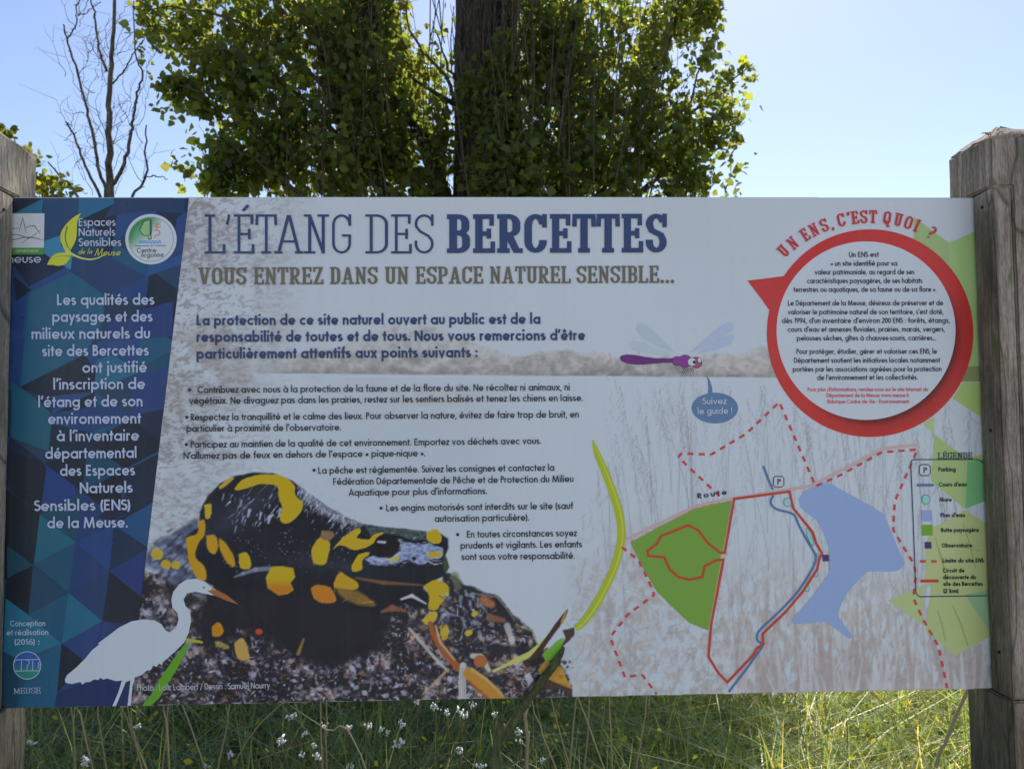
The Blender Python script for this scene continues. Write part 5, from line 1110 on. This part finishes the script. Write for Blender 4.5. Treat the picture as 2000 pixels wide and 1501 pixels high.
# ------------------------------------------------------------------ the poplar behind the board
TY = 5.0
tree = empty('poplar_tree', (at_px(950, 380, TY).x, TY, 0)); tag(tree, 'large leafy poplar standing behind the sign board, thick dark trunk with leafy shoots', 'tree')
def px(x, y, Y): return at_px(x, y, Y)
b0 = Bag(); tp = [Vector((px(955, 380, TY).x, TY, -.1)), px(958, 700, TY), px(955, 380, TY), px(952, 150, TY), px(946, 0, TY), px(935, -400, TY), px(930, -900, TY), px(950, -1500, TY)]
b0.add(tube(smooth_path(tp, 4, .008), list(np.interp(np.linspace(0, 1, 29), [0, .1, .3, .6, 1], [.46, .36, .31, .25, .05])), 14)); b0.build('trunk', mat_bark, tree)
for pts, r in (([(880, 560, 4.9), (868, 400, 4.8), (820, 260, 4.75), (748, 100, 4.7), (700, -80, 4.7), (640, -350, 4.7)], .085), ([(990, 620, 5.0), (1080, 430, 4.7), (1098, 300, 4.6), (1105, 150, 4.6), (1150, -60, 4.6), (1230, -300, 4.7)], .05),
               ([(930, 600, 5.0), (800, 420, 4.8), (690, 300, 4.7), (640, 150, 4.6), (600, -30, 4.6), (560, -260, 4.7)], .06), ([(985, 520, 5.1), (1180, 330, 5.1), (1260, 180, 5.1), (1330, 20, 5.1), (1380, -200, 5.1)], .055),
               ([(900, 250, 4.9), (878, 200, 4.7), (800, 150, 4.5)], .03), ([(960, 100, TY), (1100, -200, 4.6), (1300, -500, 4.4)], .09), ([(940, -100, TY), (780, -400, 5.2), (500, -700, 5.3)], .09), ([(930, -400, TY), (800, -900, 4.6), (700, -1300, 4.5)], .08)):
    bg_ = Bag(); q = smooth_path([px(*p) for p in pts], 4, .012); bg_.add(tube(q, list(np.linspace(r, r * .35, len(q))), 8)); bg_.build('limb', mat_bark, tree)
for pts in ([(700, 330, 4.5), (560, 240, 4.3), (450, 195, 4.2), (345, 165, 4.1)], [(600, 200, 4.5), (480, 110, 4.3), (400, 98, 4.2), (340, 90, 4.2)], [(640, 420, 4.5), (520, 330, 4.3), (460, 290, 4.2), (432, 262, 4.2)], [(560, 100, 4.4), (400, 20, 4.3), (280, 20, 4.2)],
            [(1240, 300, 4.8), (1340, 230, 4.7), (1400, 180, 4.6), (1470, 125, 4.6)], [(1280, 350, 4.8), (1380, 290, 4.7), (1440, 230, 4.7)], [(1220, 400, 4.8), (1300, 320, 4.7), (1360, 150, 4.7), (1378, 110, 4.7)], [(870, 150, 4.6), (800, 60, 4.5), (795, -10, 4.5)], [(1210, 400, 4.7), (1215, 300, 4.7), (1260, 200, 4.7)], [(900, 175, 4.9), (870, 120, 4.7), (845, 40, 4.6)]):
    bg_ = Bag(); x0_, y1_, Y1_ = pts[0]; near_trunk = (945 + (40 if x0_ > 945 else -40), y1_ + abs(x0_ - 945) * .8, TY)
    q = smooth_path([px(*near_trunk), px((near_trunk[0] + x0_) / 2, (near_trunk[1] + y1_) / 2 + 20, (TY + Y1_) / 2)] + [px(*p) for p in pts], 4, .01); bg_.add(tube(q, list(np.linspace(.026, .004, len(q))), 5)); bg_.build('branch', mat_twig, tree)
tw = Bag(); rs = random.Random(3)
for k in range(700):      # short side twigs through the leaf mass
    x, y = rs.uniform(400, 1380), rs.uniform(0, 390); p = px(x, y, rs.uniform(4.25, 5.2)); d_0 = Vector((rs.gauss(0, .12), rs.gauss(0, .08), rs.uniform(.05, .3)))
    if 780 < x < 890 and y < 200: continue
    tw.add(tube([p, p + d_0 * .5 + Vector((rs.gauss(0, .01), 0, 0)), p + d_0], [.003, .0024, .0012], 3))
for k in range(420):      # upright shoots springing from trunk and limbs
    x = rs.choice([rs.gauss(960, 60), rs.gauss(1080, 60), rs.gauss(660, 80), rs.uniform(430, 1330)])
    Y = rs.uniform(4.2, 5.3); y0_ = rs.uniform(60, 520); L = rs.uniform(.5, 1.6)
    if 775 < x < 890 and rs.random() < .8: continue
    p = px(x, y0_, Y); q = p + Vector((rs.gauss(0, .10) + (x - 950) / 3500 * L, rs.gauss(0, .05), L)); m_0 = (p + q) / 2 + Vector((rs.gauss(0, .04), 0, 0))
    tw.add(tube([p, m_0, q], [.0055, .004, .002], 4))
for k in range(90):
    x = rs.gauss(960, 45); p = px(x, rs.uniform(0, 380), 4.62); q = p + Vector((rs.gauss(0, .05), rs.uniform(-.08, 0), rs.uniform(.3, .9)))
    tw.add(tube([p, (p + q) / 2 + Vector((rs.gauss(0, .02), 0, 0)), q], [.006, .005, .003], 4))
o = tw.build('twigs', mat_twig, tree); tag(o, kind='stuff')
rng = np.random.default_rng(12)
CL = [  # photo x, y of clump centre, depth, half sizes (x, y, z metres), density factor
    (470, 55, 4.6, .50, .5, .42, 1.4), (345, 40, 4.5, .28, .3, .26, .9), (300, 20, 4.4, .14, .2, .16, .5), (620, 70, 4.7, .62, .7, .5, 2.2), (560, 215, 4.6, .52, .6, .50, 1.9), (730, 200, 4.8, .50, .7, .6, 2.6), (655, 330, 4.7, .60, .7, .42, 2.3),
    (470, 150, 4.4, .34, .3, .22, 1.2), (365, 178, 4.3, .22, .2, .12, .8), (325, 165, 4.2, .1, .1, .08, .3), (400, 215, 4.3, .14, .1, .08, .35), (505, 300, 4.5, .30, .4, .25, 1.2), (430, 280, 4.3, .18, .2, .13, .55), (450, 350, 4.4, .22, .2, .17, .9), (415, 340, 4.3, .12, .15, .16, .45), (410, 290, 4.2, .1, .1, .18, .2), (810, 330, 4.8, .34, .5, .40, 1.6), (850, 240, 4.6, .13, .3, .2, .7), (845, 110, 4.6, .12, .2, .2, .3), (770, 70, 4.8, .18, .4, .4, 1.3), (690, 20, 4.8, .4, .4, .3, 1.8),
    (1000, 230, 4.4, .34, .2, .5, 1.0), (1010, 340, 4.4, .42, .3, .35, 2.0), (960, 300, 4.35, .2, .1, .5, .9), (940, 190, 4.4, .2, .1, .34, .9), (985, 120, 4.4, .12, .1, .25, .6), (1060, 80, 4.8, .38, .5, .6, 1.9), (1150, 130, 4.8, .5, .6, .55, 1.8), (1150, 300, 4.8, .5, .6, .5, 2.0), (1250, 60, 4.9, .46, .5, .36, 1.5), (1350, 20, 5.0, .24, .4, .26, 1.1), (1385, 30, 5.0, .12, .2, .2, .6),
    (1250, 200, 4.8, .34, .4, .36, 1.2), (1285, 310, 4.7, .38, .4, .36, 1.4), (1350, 250, 4.7, .24, .3, .26, .7), (1400, 195, 4.7, .24, .2, .22, .24), (1400, 275, 4.7, .16, .2, .2, .42), (1340, 360, 4.7, .24, .3, .2, 1.0), (1450, 140, 4.6, .14, .1, .12, .16), (1385, 120, 4.6, .08, .1, .1, .12), (1100, 370, 4.7, .6, .5, .3, 2.0), (1430, 240, 4.7, .08, .1, .2, .2),
    (390, 320, 4.3, .26, .2, .26, .13), (300, 90, 4.3, .2, .2, .25, .16), (400, 130, 4.3, .35, .2, .2, .16), (360, 215, 4.2, .3, .1, .12, .12), (1390, 200, 4.7, .4, .2, .4, .2), (1350, 110, 4.8, .3, .2, .3, .14), (830, 70, 4.6, .25, .2, .4, .14), (1430, 330, 4.7, .18, .2, .3, .16), (430, 225, 4.3, .3, .2, .16, .2), (1395, 90, 4.8, .12, .2, .2, .15)]
pos = []
for (x, y, Y, rx, ry, rz, dn) in CL:
    n = int(1150 * dn * (rx * rz) ** .5 * 2.1); pos.append(in_ball(n, px(x, y, Y), (rx * 1.05, ry, rz * 1.05), rng))
for k in range(46):   # the crown goes on above the picture and, thinner, down behind the board
    an = rng.uniform(0, 2 * np.pi); zz = rng.uniform(5.4, 11.5); rr_ = rng.uniform(0, 1.7) * (1 - ((zz - 6.5) / 6.5) ** 2 * .5)
    pos.append(in_ball(300, (tree.location.x - .1 + rr_ * np.cos(an), TY + rr_ * np.sin(an) * .9, zz), (.75, .75, .6), rng))
for k in range(26):
    pos.append(in_ball(260, (rng.uniform(-.8, 1.1), TY + rng.uniform(-.6, 1.2), rng.uniform(.5, 2.9)), (.55, .5, .5), rng))
for k in range(14):  # rear half of the visible crown
    pos.append(in_ball(330, (rng.uniform(-1.3, 1.0), TY + rng.uniform(.5, 1.3), rng.uniform(3.0, 5.6)), (.6, .5, .6), rng))
pos = np.vstack(pos); rng.shuffle(pos)
# keep a bay of sky open beside the trunk and through the left edge
pxp = (pos - np.array(CAM)) @ RM.T; sxp = 1000 + F_PX * pxp[:, 0] / pxp[:, 1]; syp = 750.5 - F_PX * pxp[:, 2] / pxp[:, 1]
bay = ((sxp > 800) & (sxp < 885) & (syp > -10) & (syp < 105) & (rng.random(len(pos)) < .8)) | ((sxp > 885) & (sxp < 1010) & (syp < 60) & (pos[:, 1] < 4.8) & (rng.random(len(pos)) < .85))
pos = pos[~bay]; sxp, syp = sxp[~bay], syp[~bay]
gap = vn(pos[:, 0] * 250, pos[:, 2] * 250 + pos[:, 1] * 25, (30, 46), 77, 3)      # airy holes in the leaf mass
keep = rng.random(len(pos)) < np.where((syp > -60) & (syp < 420), np.clip(1.15 - 1.0 * sstep(.44, .68, gap), .16, 1), 1)
pos = pos[keep]; sxp, syp = sxp[keep], syp[keep]
size = .034 + .05 * rng.random(len(pos)) ** 1.4; cols = leaf_cols(len(pos), rng)
# the 300 leaves that show largest: near side, inside the frame, above the board
score = np.where((syp > 4) & (syp < 375) & (sxp > 240) & (sxp < 1490), size / (pos[:, 1] + 1.5) + .006 * ((sxp < 480) | (sxp > 1300) | (pos[:, 1] < 4.25)), -1)
top = np.argsort(-score)[:300]; rest = np.setdiff1d(np.arange(len(pos)), top)
o = link('crown', leaves_mesh('crown', pos[rest], size[rest], cols[rest], LT_V, LT_F, rng), tree, mat_leaf); tag(o, kind='stuff')
lm = [mesh_np('leaf', LT_V * np.array([1 + .12 * (i % 3 - 1), 1, 1 + .5 * (i % 2)]), LT_F, np.tile(leaf_cols(1, rng, .3), (9, 1))) for i in range(8)]
for m in lm: m.materials.append(mat_leaf)
A_, D_, B_ = frames(300, rng)
for k, i in enumerate(top):
    o = bpy.data.objects.new('leaf', lm[k % 8]); COL.objects.link(o)
    Mx = Matrix((Vector(A_[k]), Vector(D_[k]), Vector(B_[k]))).transposed().to_4x4() @ Matrix.Scale(float(size[i]), 4)
    Mx.translation = Vector(pos[i]) - Vector(tree.location); o.matrix_world = Mx; o.parent = tree
# ------------------------------------------------------------------ bare dead tree
k8 = 3.848; DY = 4.4
dead = empty('dead_tree', (px(215, 380, DY).x, DY, 0)); tag(dead, 'bare dead tree with upright leafless branches beside the poplar', 'tree')
def dpx(p, w_=0.0): return px(p[0] / k8, p[1] / k8, DY + w_)
mpx = (DY - CAM.y) / F_PX / k8      # metres per enlarged pixel
bg_ = Bag(); low = Vector((dpx((830, 1480)).x, DY, -.1))
q = smooth_path([low, (low + dpx((830, 1480))) / 2 + Vector((.03, 0, 0))] + [dpx(p) for p in [(830, 1480), (820, 1300), (825, 1000), (815, 800), (830, 550), (850, 300), (860, 0), (866, -260), (850, -560)]], 4, .004)
bg_.add(tube(q, list(np.interp(np.linspace(0, 1, len(q)), [0, .2, .5, .8, 1], [34 * mpx, 28 * mpx, 20 * mpx, 12 * mpx, 4 * mpx])), 9)); bg_.build('trunk', mat_dead, dead)
DB = [([(815, 1900), (800, 1480), (740, 1250), (690, 980), (655, 830), (600, 620), (540, 420), (505, 300), (475, 185)], 15, 6), ([(510, 290), (575, 170), (575, 50), (605, 0), (640, -160)], 6, 4), ([(585, 115), (640, 100), (690, 60), (760, 20)], 4, 2),
      ([(800, 1800), (745, 1480), (640, 1250), (570, 1050), (495, 915)], 14, 6), ([(808, 530), (760, 420), (725, 250), (715, 100), (685, 0), (660, -180)], 11, 5), ([(845, 1390), (930, 1230), (985, 1010), (1000, 900), (1035, 700), (1070, 540), (1015, 400), (1005, 10)], 15, 4),
      ([(850, 635), (930, 530), (1000, 410), (1070, 310), (1100, 240)], 7, 3), ([(880, 1800), (1000, 1480), (1105, 1310), (1090, 1150), (1100, 940)], 12, 5), ([(1105, 1325), (1190, 1325), (1260, 1345)], 5, 3), ([(800, 1900), (580, 1480), (450, 1320), (360, 1215)], 14, 5)]
TWX = 1
for i, (pts, r0, r1) in enumerate(DB):
    r0 *= .98; r1 *= .95
    dz = [0, .1, .1, -.15, .12, -.1, .15, -.2, -.2, .2][i]
    q = smooth_path([dpx(p, dz * min(1, j / 2)) for j, p in enumerate(pts)], 5, .004); bg_ = Bag(); bg_.add(tube(q, list(np.linspace(r0 * mpx, r1 * mpx, len(q))), 7))
    for s_ in range(len(q) // 2):
        j = rs.randrange(1, len(q) - 1); dirv = Vector((rs.gauss(0, 1), rs.gauss(0, .5), rs.uniform(0, 1))).normalized(); bg_.add(tube([q[j], q[j] + dirv * rs.uniform(.012, .03)], [.004, .002], 4))
    bg_.build('branch', mat_dead, dead)
TW = [[(630, 760), (560, 610), (500, 430), (455, 280)], [(1010, 970), (1080, 890), (1100, 750), (1135, 640)], [(840, 1090), (900, 950), (980, 820), (990, 700), (1030, 520)], [(745, 430), (690, 360), (690, 280)], [(870, 430), (920, 370), (980, 250)], [(820, 370), (790, 250), (825, 110)], [(790, 1000), (740, 850), (660, 780), (640, 690)],
      [(780, 980), (720, 760), (800, 640)], [(800, 540), (760, 440), (705, 450)], [(640, 840), (550, 850), (520, 820)], [(1000, 980), (930, 850), (890, 780), (970, 760)], [(850, 820), (900, 790), (980, 765)], [(800, 1280), (700, 1220), (620, 1150)], [(780, 1150), (760, 1000), (690, 880), (650, 700)], [(700, 1470), (600, 1230), (520, 1050)], [(850, 1280), (900, 1150), (1000, 1080)], [(860, 1460), (910, 1340), (960, 1240)], [(540, 960), (545, 880), (575, 850)], [(745, 430), (740, 350), (830, 250)], [(1070, 1370), (960, 1180), (1000, 1200)], [(830, 1100), (930, 1030), (1000, 1010)], [(650, 1460), (580, 1420), (500, 1380)], [(690, 1120), (740, 1080), (800, 1100)], [(920, 560), (1000, 480), (1160, 360)], [(860, 430), (940, 380), (1020, 370)]]
for k in range(34):
    t_ = rs.uniform(.05, .95); x = rs.choice([830, 830, 640, 720, 1000, 1050, 600, 520]) + rs.gauss(0, 25); y = rs.uniform(100, 1400); sg = rs.choice([-1, 1])
    TW.append([(x, y), (x + sg * rs.uniform(30, 70), y - rs.uniform(50, 130)), (x + sg * rs.uniform(60, 120), y - rs.uniform(140, 280))])
bg_ = Bag()
for pts in TW:
    dz = rs.gauss(0, .15); q = smooth_path([dpx(p, dz) for p in pts], 4, .006); bg_.add(tube(q, list(np.linspace(3.2 * mpx, 1.2 * mpx, len(q))), 4))
    for s_ in range(3):
        j = rs.randrange(1, len(q)); e = q[j] + Vector((rs.gauss(0, .1), rs.gauss(0, .05), rs.uniform(.02, .16))); bg_.add(tube([q[j], (q[j] + e) / 2 + Vector((rs.gauss(0, .015), 0, 0)), e], [1.6 * mpx, 1.3 * mpx, .8 * mpx], 3))
tag(bg_.build('thin_twigs', mat_dead, dead), kind='stuff')
# ------------------------------------------------------------------ shrubs
def shrub(name, label, base, clumps, dens, sz, cat='shrub', stems=14):
    s_ = empty(name, base); tag(s_, label, cat)
    pp = np.vstack([in_ball(int(dens * (r[0] * r[1] * r[2]) ** (1 / 3)), c, r, rng) for c, r in clumps])
    pp = pp[pp[:, 2] > 0.02]
    o = link('foliage', leaves_mesh('foliage', pp, rng.uniform(sz * .6, sz * 1.2, len(pp)), leaf_cols(len(pp), rng, .15), OV_V, OV_F, rng, droop=.0), s_, mat_shrub); tag(o, kind='stuff')
    bg_ = Bag()
    for k in range(stems):
        c = Vector(clumps[k % len(clumps)][0]) + Vector((rs.gauss(0, .03), rs.gauss(0, .03), -.06)); bb_ = Vector(base) + Vector((rs.gauss(0, .1), rs.gauss(0, .1), -.05))
        bg_.add(tube(smooth_path([bb_, (bb_ + c) / 2 + Vector((rs.gauss(0, .1), rs.gauss(0, .1), .1)), c], 4, .01), [.012, .011, .01, .009, .008, .007, .006, .004, .003], 5))
    bg_.build('stems', mat_twig, s_); return s_
c1 = px(60, 350, 2.4); cl = [(px(70, 362, 2.4), (.16, .2, .10)), (px(105, 375, 2.4), (.10, .1, .12)), (px(45, 310, 2.3), (.12, .1, .07)), (px(8, 262, 2.3), (.06, .06, .05)), (px(40, 430, 2.5), (.3, .3, .25)), (px(80, 520, 2.5), (.35, .3, .3)), (px(0, 640, 2.5), (.4, .3, .35)), (px(60, 800, 2.6), (.45, .35, .4)), (px(20, 1000, 2.7), (.5, .35, .4)), (px(60, 1150, 2.8), (.5, .35, .3)), (px(-250, 500, 2.6), (.45, .4, .5)), (px(-250, 900, 2.6), (.5, .4, .6))]
shrub('bramble_shrub', 'sunlit shrub with small yellow green leaves rising behind the left post', (c1.x, 2.5, 0), cl, 620, .048)
cl = [((rng.uniform(-2.9, -1.4), rng.uniform(2.6, 3.6), rng.uniform(.1, .75)), (.36, .36, .28)) for k in range(22)] + [((px(105, 1405, 2.3) + Vector((rng.uniform(-.2, .25), rng.uniform(-.2, .4), rng.uniform(-.1, .15)))).to_tuple(), (.24, .24, .2)) for k in range(8)]
shrub('low_hedge_bush', 'low glossy bush under the blue end of the board, dappled with sunlight', (-2.1, 3.0, 0), cl, 1300, .035)
cl = [((rng.uniform(-.9, 1.3), rng.uniform(3.2, 4.4), rng.uniform(.1, .9)), (.4, .4, .3)) for k in range(16)]
shrub('undergrowth_bush', 'dark undergrowth bush at the foot of the poplar', (.1, 3.8, 0), cl, 900, .05)
# ------------------------------------------------------------------ grass
def blades(name, n, xr, yr, hr, wr, mat, rng, colf, lean=.35, dens=None):
    x = rng.uniform(*xr, n); y = rng.uniform(*yr, n)
    if dens is not None: k = rng.random(n) < dens(x, y); x, y = x[k], y[k]; n = len(x)
    h_ = rng.uniform(*hr, n) * (.75 + .5 * vn(x * 100, y * 100, 45, 3, 2)); wd = rng.uniform(*wr, n); an = rng.uniform(0, 2 * np.pi, n); ln = np.abs(rng.normal(0, lean, n)) * h_
    bx, by = np.cos(an), np.sin(an); tw_ = an + rng.normal(1.57, .5, n); wx_, wy_ = np.cos(tw_), np.sin(tw_); S = 5; V = []
    droop = rng.uniform(0, .35, n)
    for s_ in range(S):
        t_ = s_ / (S - 1); cx_ = x + bx * ln * t_ ** 2 * 1.5; cy_ = y + by * ln * t_ ** 2 * 1.5; cz_ = h_ * (t_ - droop * t_ ** 3.2) + ground_z(x, y) - .02; ww = wd * (1 - t_ ** 2) * .5 + .0004
        V.append(np.stack([cx_ - wx_ * ww, cy_ - wy_ * ww, cz_], -1)); V.append(np.stack([cx_ + wx_ * ww, cy_ + wy_ * ww, cz_], -1))
    V = np.stack(V, 1); q = np.array([(2 * s_, 2 * s_ + 1, 2 * s_ + 3, 2 * s_ + 2) for s_ in range(S - 1)])
    Fc = q[None] + (np.arange(n) * 2 * S)[:, None, None]
    return link(name, mesh_np(name, V.reshape(-1, 3), Fc.reshape(-1, 4), np.repeat(colf(n, x, y), 2 * S, 0)), None, mat)
def gcols(n, x, y):
    c = rng.uniform(.55, 1.25, (n, 1)) * np.array([[1, 1, 1.]]) * rng.uniform(.9, 1.1, (n, 3)); d = rng.random(n) < (.10 + .08 * (x > .5)); c[d] *= np.array([2.4, 1.7, 1.5]); c[x > .42 + .1 * np.sin(y * 5)] *= np.array([1.5, 1.4, 1.25]); return c  # blades towards the right get a brighter colour to look sunlit
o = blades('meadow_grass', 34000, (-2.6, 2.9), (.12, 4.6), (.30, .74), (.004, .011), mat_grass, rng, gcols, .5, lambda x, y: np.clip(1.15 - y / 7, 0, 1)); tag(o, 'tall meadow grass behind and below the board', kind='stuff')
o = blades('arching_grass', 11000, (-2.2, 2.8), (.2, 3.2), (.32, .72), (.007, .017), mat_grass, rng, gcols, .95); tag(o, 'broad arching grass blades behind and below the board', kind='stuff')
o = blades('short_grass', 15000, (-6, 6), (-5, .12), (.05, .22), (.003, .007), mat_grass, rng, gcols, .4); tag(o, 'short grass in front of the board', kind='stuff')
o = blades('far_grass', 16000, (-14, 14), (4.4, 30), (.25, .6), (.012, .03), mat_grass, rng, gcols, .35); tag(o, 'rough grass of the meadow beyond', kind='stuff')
pos = np.stack([rng.uniform(-1.6, 2.4, 9000), rng.uniform(.35, 3.6, 9000), rng.uniform(.12, .62, 9000) ** 1.0], -1)   # small broad leaves among the grass
o = link('meadow_weeds', leaves_mesh('meadow_weeds', pos, rng.uniform(.012, .03, len(pos)), leaf_cols(len(pos), rng, .25), OV_V, OV_F, rng, droop=0), None, mat_shrub); tag(o, 'small leafy weeds among the meadow grass', kind='stuff')
bgs = Bag(); rs = random.Random(17)
for k in range(300):
    p = Vector((rs.uniform(-1.9, 2.2), rs.uniform(.4, 2.6), rs.uniform(.1, .55))); an = rs.uniform(0, math.pi * 2); L = rs.uniform(.15, .5); el = rs.uniform(.1, 1.3)
    d = Vector((math.cos(an) * math.cos(el), math.sin(an) * math.cos(el) * .5, math.sin(el))) * L
    bgs.add(tube([p, p + d * .5 + Vector((0, 0, .02)), p + d + Vector((0, 0, -.02 * L))], [.0015, .0013, .0006], 3))
o = bgs.build('loose_straw', mat_straw); ca = o.data.color_attributes.new('Col', 'FLOAT_COLOR', 'POINT'); ca.data.foreach_set('color', np.repeat(np.array([[.8, .8, .7, 1.]], dtype=np.float32), len(o.data.vertices), 0).ravel()); tag(o, 'thin dry straw lying among the meadow grass', kind='stuff')
# dry stalks that can be told apart
ANCH = [(0, 130, 'the round blue green emblem'), (130, 330, 'the printed heron'), (330, 470, 'the photo credit'), (470, 640, 'the stones under the salamander tail'), (640, 760, 'the dark belly of the salamander'), (760, 900, 'the printed pale stick'), (900, 1000, 'the printed orange log'), (1000, 1140, 'the printed brown twig'), (1140, 1400, 'the map of the trail')]
ORD = ['first', 'second', 'third', 'fourth', 'fifth', 'sixth', 'seventh', 'eighth', 'ninth', 'tenth']
def labels_by_place(xs, what):
    out = [None] * len(xs)
    for a, b_, nm in ANCH:
        ii = sorted([i for i, x in enumerate(xs) if a <= x < b_], key=lambda i: xs[i])
        for r_, i in enumerate(ii): out[i] = f'{what} below {nm}' + ('' if len(ii) == 1 else f', {ORD[r_]} from the left')
    return out
ST = [(140, 1383, 148, 1500, .5), (152, 1383, 168, 1446, .6), (189, 1380, 206, 1500, .45), (238, 1380, 286, 1500, .5), (248, 1380, 270, 1470, .5), (327, 1378, 318, 1500, .6), (320, 1380, 330, 1500, .4), (356, 1378, 398, 1490, .55), (446, 1392, 425, 1500, .5), (626, 1374, 628, 1500, .5), (638, 1374, 637, 1500, .6), (550, 1374, 455, 1500, .7), (637, 1425, 705, 1472, .5), (1126, 1362, 1112, 1500, .5), (1152, 1360, 1142, 1500, .6), (1189, 1358, 1197, 1500, .5), (1265, 1355, 1258, 1400, .6), (1075, 1365, 1115, 1500, .7), (1143, 1400, 1180, 1500, .45), (1055, 1418, 1085, 1500, .5)]
SL = labels_by_place([q_0[0] for q_0 in ST], 'pale dry stalk')
for si, (xa, ya, xb, yb, Y) in enumerate(ST):
    a = at_px(xa, ya, Y); b_ = at_px(xb, yb, Y); up_ = (a - b_).normalized(); base = b_ - up_ * (b_.z / max(up_.z, .3)); tip = a + up_ * rs.uniform(.05, .16)
    if up_.z < .8: base = b_ - Vector((up_.x * .3, 0, b_.z))
    e = empty('dry_grass_stalk', (base.x, Y, 0)); bg_ = Bag(); q = smooth_path([base, b_, a, tip], 4, .0015); bg_.add(tube(q, list(np.linspace(.0026, .0012, len(q))), 5)); bg_.build('stem', mat_straw_s := mat_straw, e)
    me = e.children[0].data; ca = me.color_attributes.new('Col', 'FLOAT_COLOR', 'POINT'); ca.data.foreach_set('color', np.ones(len(me.vertices) * 4, dtype=np.float32))
    tag(e, SL[si], 'grass stalk', 'dry stalks below the board')
# crinkled straw leaf and the thick olive stalk that leans on the board
def straw_piece(name, pts, r, label, cat, mat=mat_straw, sides=6, jit=.002):
    base = Vector(pts[-1]); e = empty(name, (base.x, base.y, 0)); q = smooth_path(pts, 5, jit); bg_ = Bag(); bg_.add(tube(q, [r * w_ for w_ in np.interp(np.linspace(0, 1, len(q)), [0, .15, .6, 1], [.3, .9, 1, .9])], sides)); o = bg_.build('stem', mat, e)
    ca = o.data.color_attributes.new('Col', 'FLOAT_COLOR', 'POINT'); ca.data.foreach_set('color', np.ones(len(o.data.vertices) * 4, dtype=np.float32)); tag(e, label, cat); return e
Yc = .35; e = straw_piece('withered_leaf', [at_px(1037, 1362, Yc), at_px(1030, 1378, Yc), at_px(1027, 1400, Yc), at_px(1030, 1430, Yc), at_px(1029, 1500, Yc), Vector((at_px(1029, 1500, Yc).x, Yc, 0))], .0046, 'crinkled straw coloured withered leaf hanging below the middle of the board', 'dry leaf')
e = straw_piece('olive_stalk', [at_px(1101, 1262, -.006), at_px(1085, 1292, -.008), at_px(1050, 1340, -.012), at_px(1015, 1390, -.016), at_px(985, 1440, -.02), at_px(965, 1500, -.03), Vector((-.13, -.12, 0))], .0085, 'thick olive green plant stalk leaning against the lower edge of the board', 'plant stalk', mat_stalk, 8, .0004)
e = straw_piece('pale_reed', [at_px(1898, 1325, .5), at_px(1884, 1360, .5), at_px(1866, 1400, .5), at_px(1846, 1450, .5), at_px(1822, 1515, .5), Vector((at_px(1822, 1515, .5).x - .22, .5, .0))], .0052, 'broad pale reed leaning beside the right post', 'reed', mat_straw, 6, .0003)
# white flowering herbs
FL = [(570, 1397, 20), (634, 1417, 15), (594, 1431, 15), (550, 1446, 22), (612, 1455, 18), (617, 1477, 20), (680, 1421, 18), (719, 1420, 18), (782, 1415, 20), (777, 1452, 26), (684, 1495, 18), (815, 1370, 14), (851, 1380, 20), (872, 1392, 17), (902, 1390, 24), (923, 1376, 16), (897, 1464, 18), (451, 1479, 12), (402, 1494, 14), (270, 1418, 15), (170, 1488, 22), (908, 1396, 16), (965, 1394, 15), (1012, 1430, 19), (1014, 1447, 15), (1060, 1482, 15), (940, 1496, 18), (590, 1474, 12), (745, 1424, 14), (756, 1430, 12), (60, 1448, 16), (452, 1470, 16)]
rs = random.Random(8)
seg = bmesh.new(); bmesh.ops.create_icosphere(seg, subdivisions=1, radius=1.0); sv = [v.co.copy() for v in seg.verts]; sf = [tuple(v.index for v in f.verts) for f in seg.faces]; seg.free()
FLB = labels_by_place([q_0[0] for q_0 in FL], 'small white flower head')
for fi, (x, y, s_) in enumerate(FL):
    Y = rs.uniform(.55, .95); c = at_px(x, y, Y); e = empty('white_flower_plant', (c.x + rs.gauss(0, .03), Y + .02, 0)); R_ = s_ / 2.3 * (Y - CAM.y) / F_PX
    bg_ = Bag()
    for k in range(13):
        dx, dz = rs.gauss(0, R_ * .55), rs.gauss(0, R_ * .4); rr_ = R_ * rs.uniform(.16, .3)
        bg_.add(([c + Vector((dx, rs.gauss(0, R_ * .4), dz)) + v * rr_ for v in sv], sf))
    bg_.build('flower_head', mat_petal, e)
    bg_ = Bag(); st_ = Vector((e.location.x, e.location.y, -.02)); q = smooth_path([st_, (st_ + c) / 2 + Vector((rs.gauss(0, .02), 0, 0)), c - Vector((0, 0, R_ * .6))], 4, .001); bg_.add(tube(q, [.0018] * len(q), 4))
    for k in range(6): bg_.add(tube([q[-2], c + Vector((rs.gauss(0, R_ * .6), rs.gauss(0, R_ * .3), rs.gauss(0, R_ * .3)))], [.0008, .0006], 3))
    bg_.build('stem', mat_stalk, e)
    tag(e, FLB[fi], 'wild flower', 'white flowering herbs below the board')
# wood on the horizon
pp = []
for k in range(110):
    x = -120 + k * 2.2; pp.append(in_ball(90, (x, 62 + rng.uniform(-4, 4), rng.uniform(1, 3.6)), (2.6, 2.5, 2.4), rng))
pp = np.vstack(pp); o = link('far_wood', leaves_mesh('far_wood', pp, rng.uniform(.5, 1.2, len(pp)), leaf_cols(len(pp), rng, .05), OV_V, OV_F, rng, droop=0), None, mat_leaf); tag(o, 'far-off wood beyond the meadow', kind='stuff')
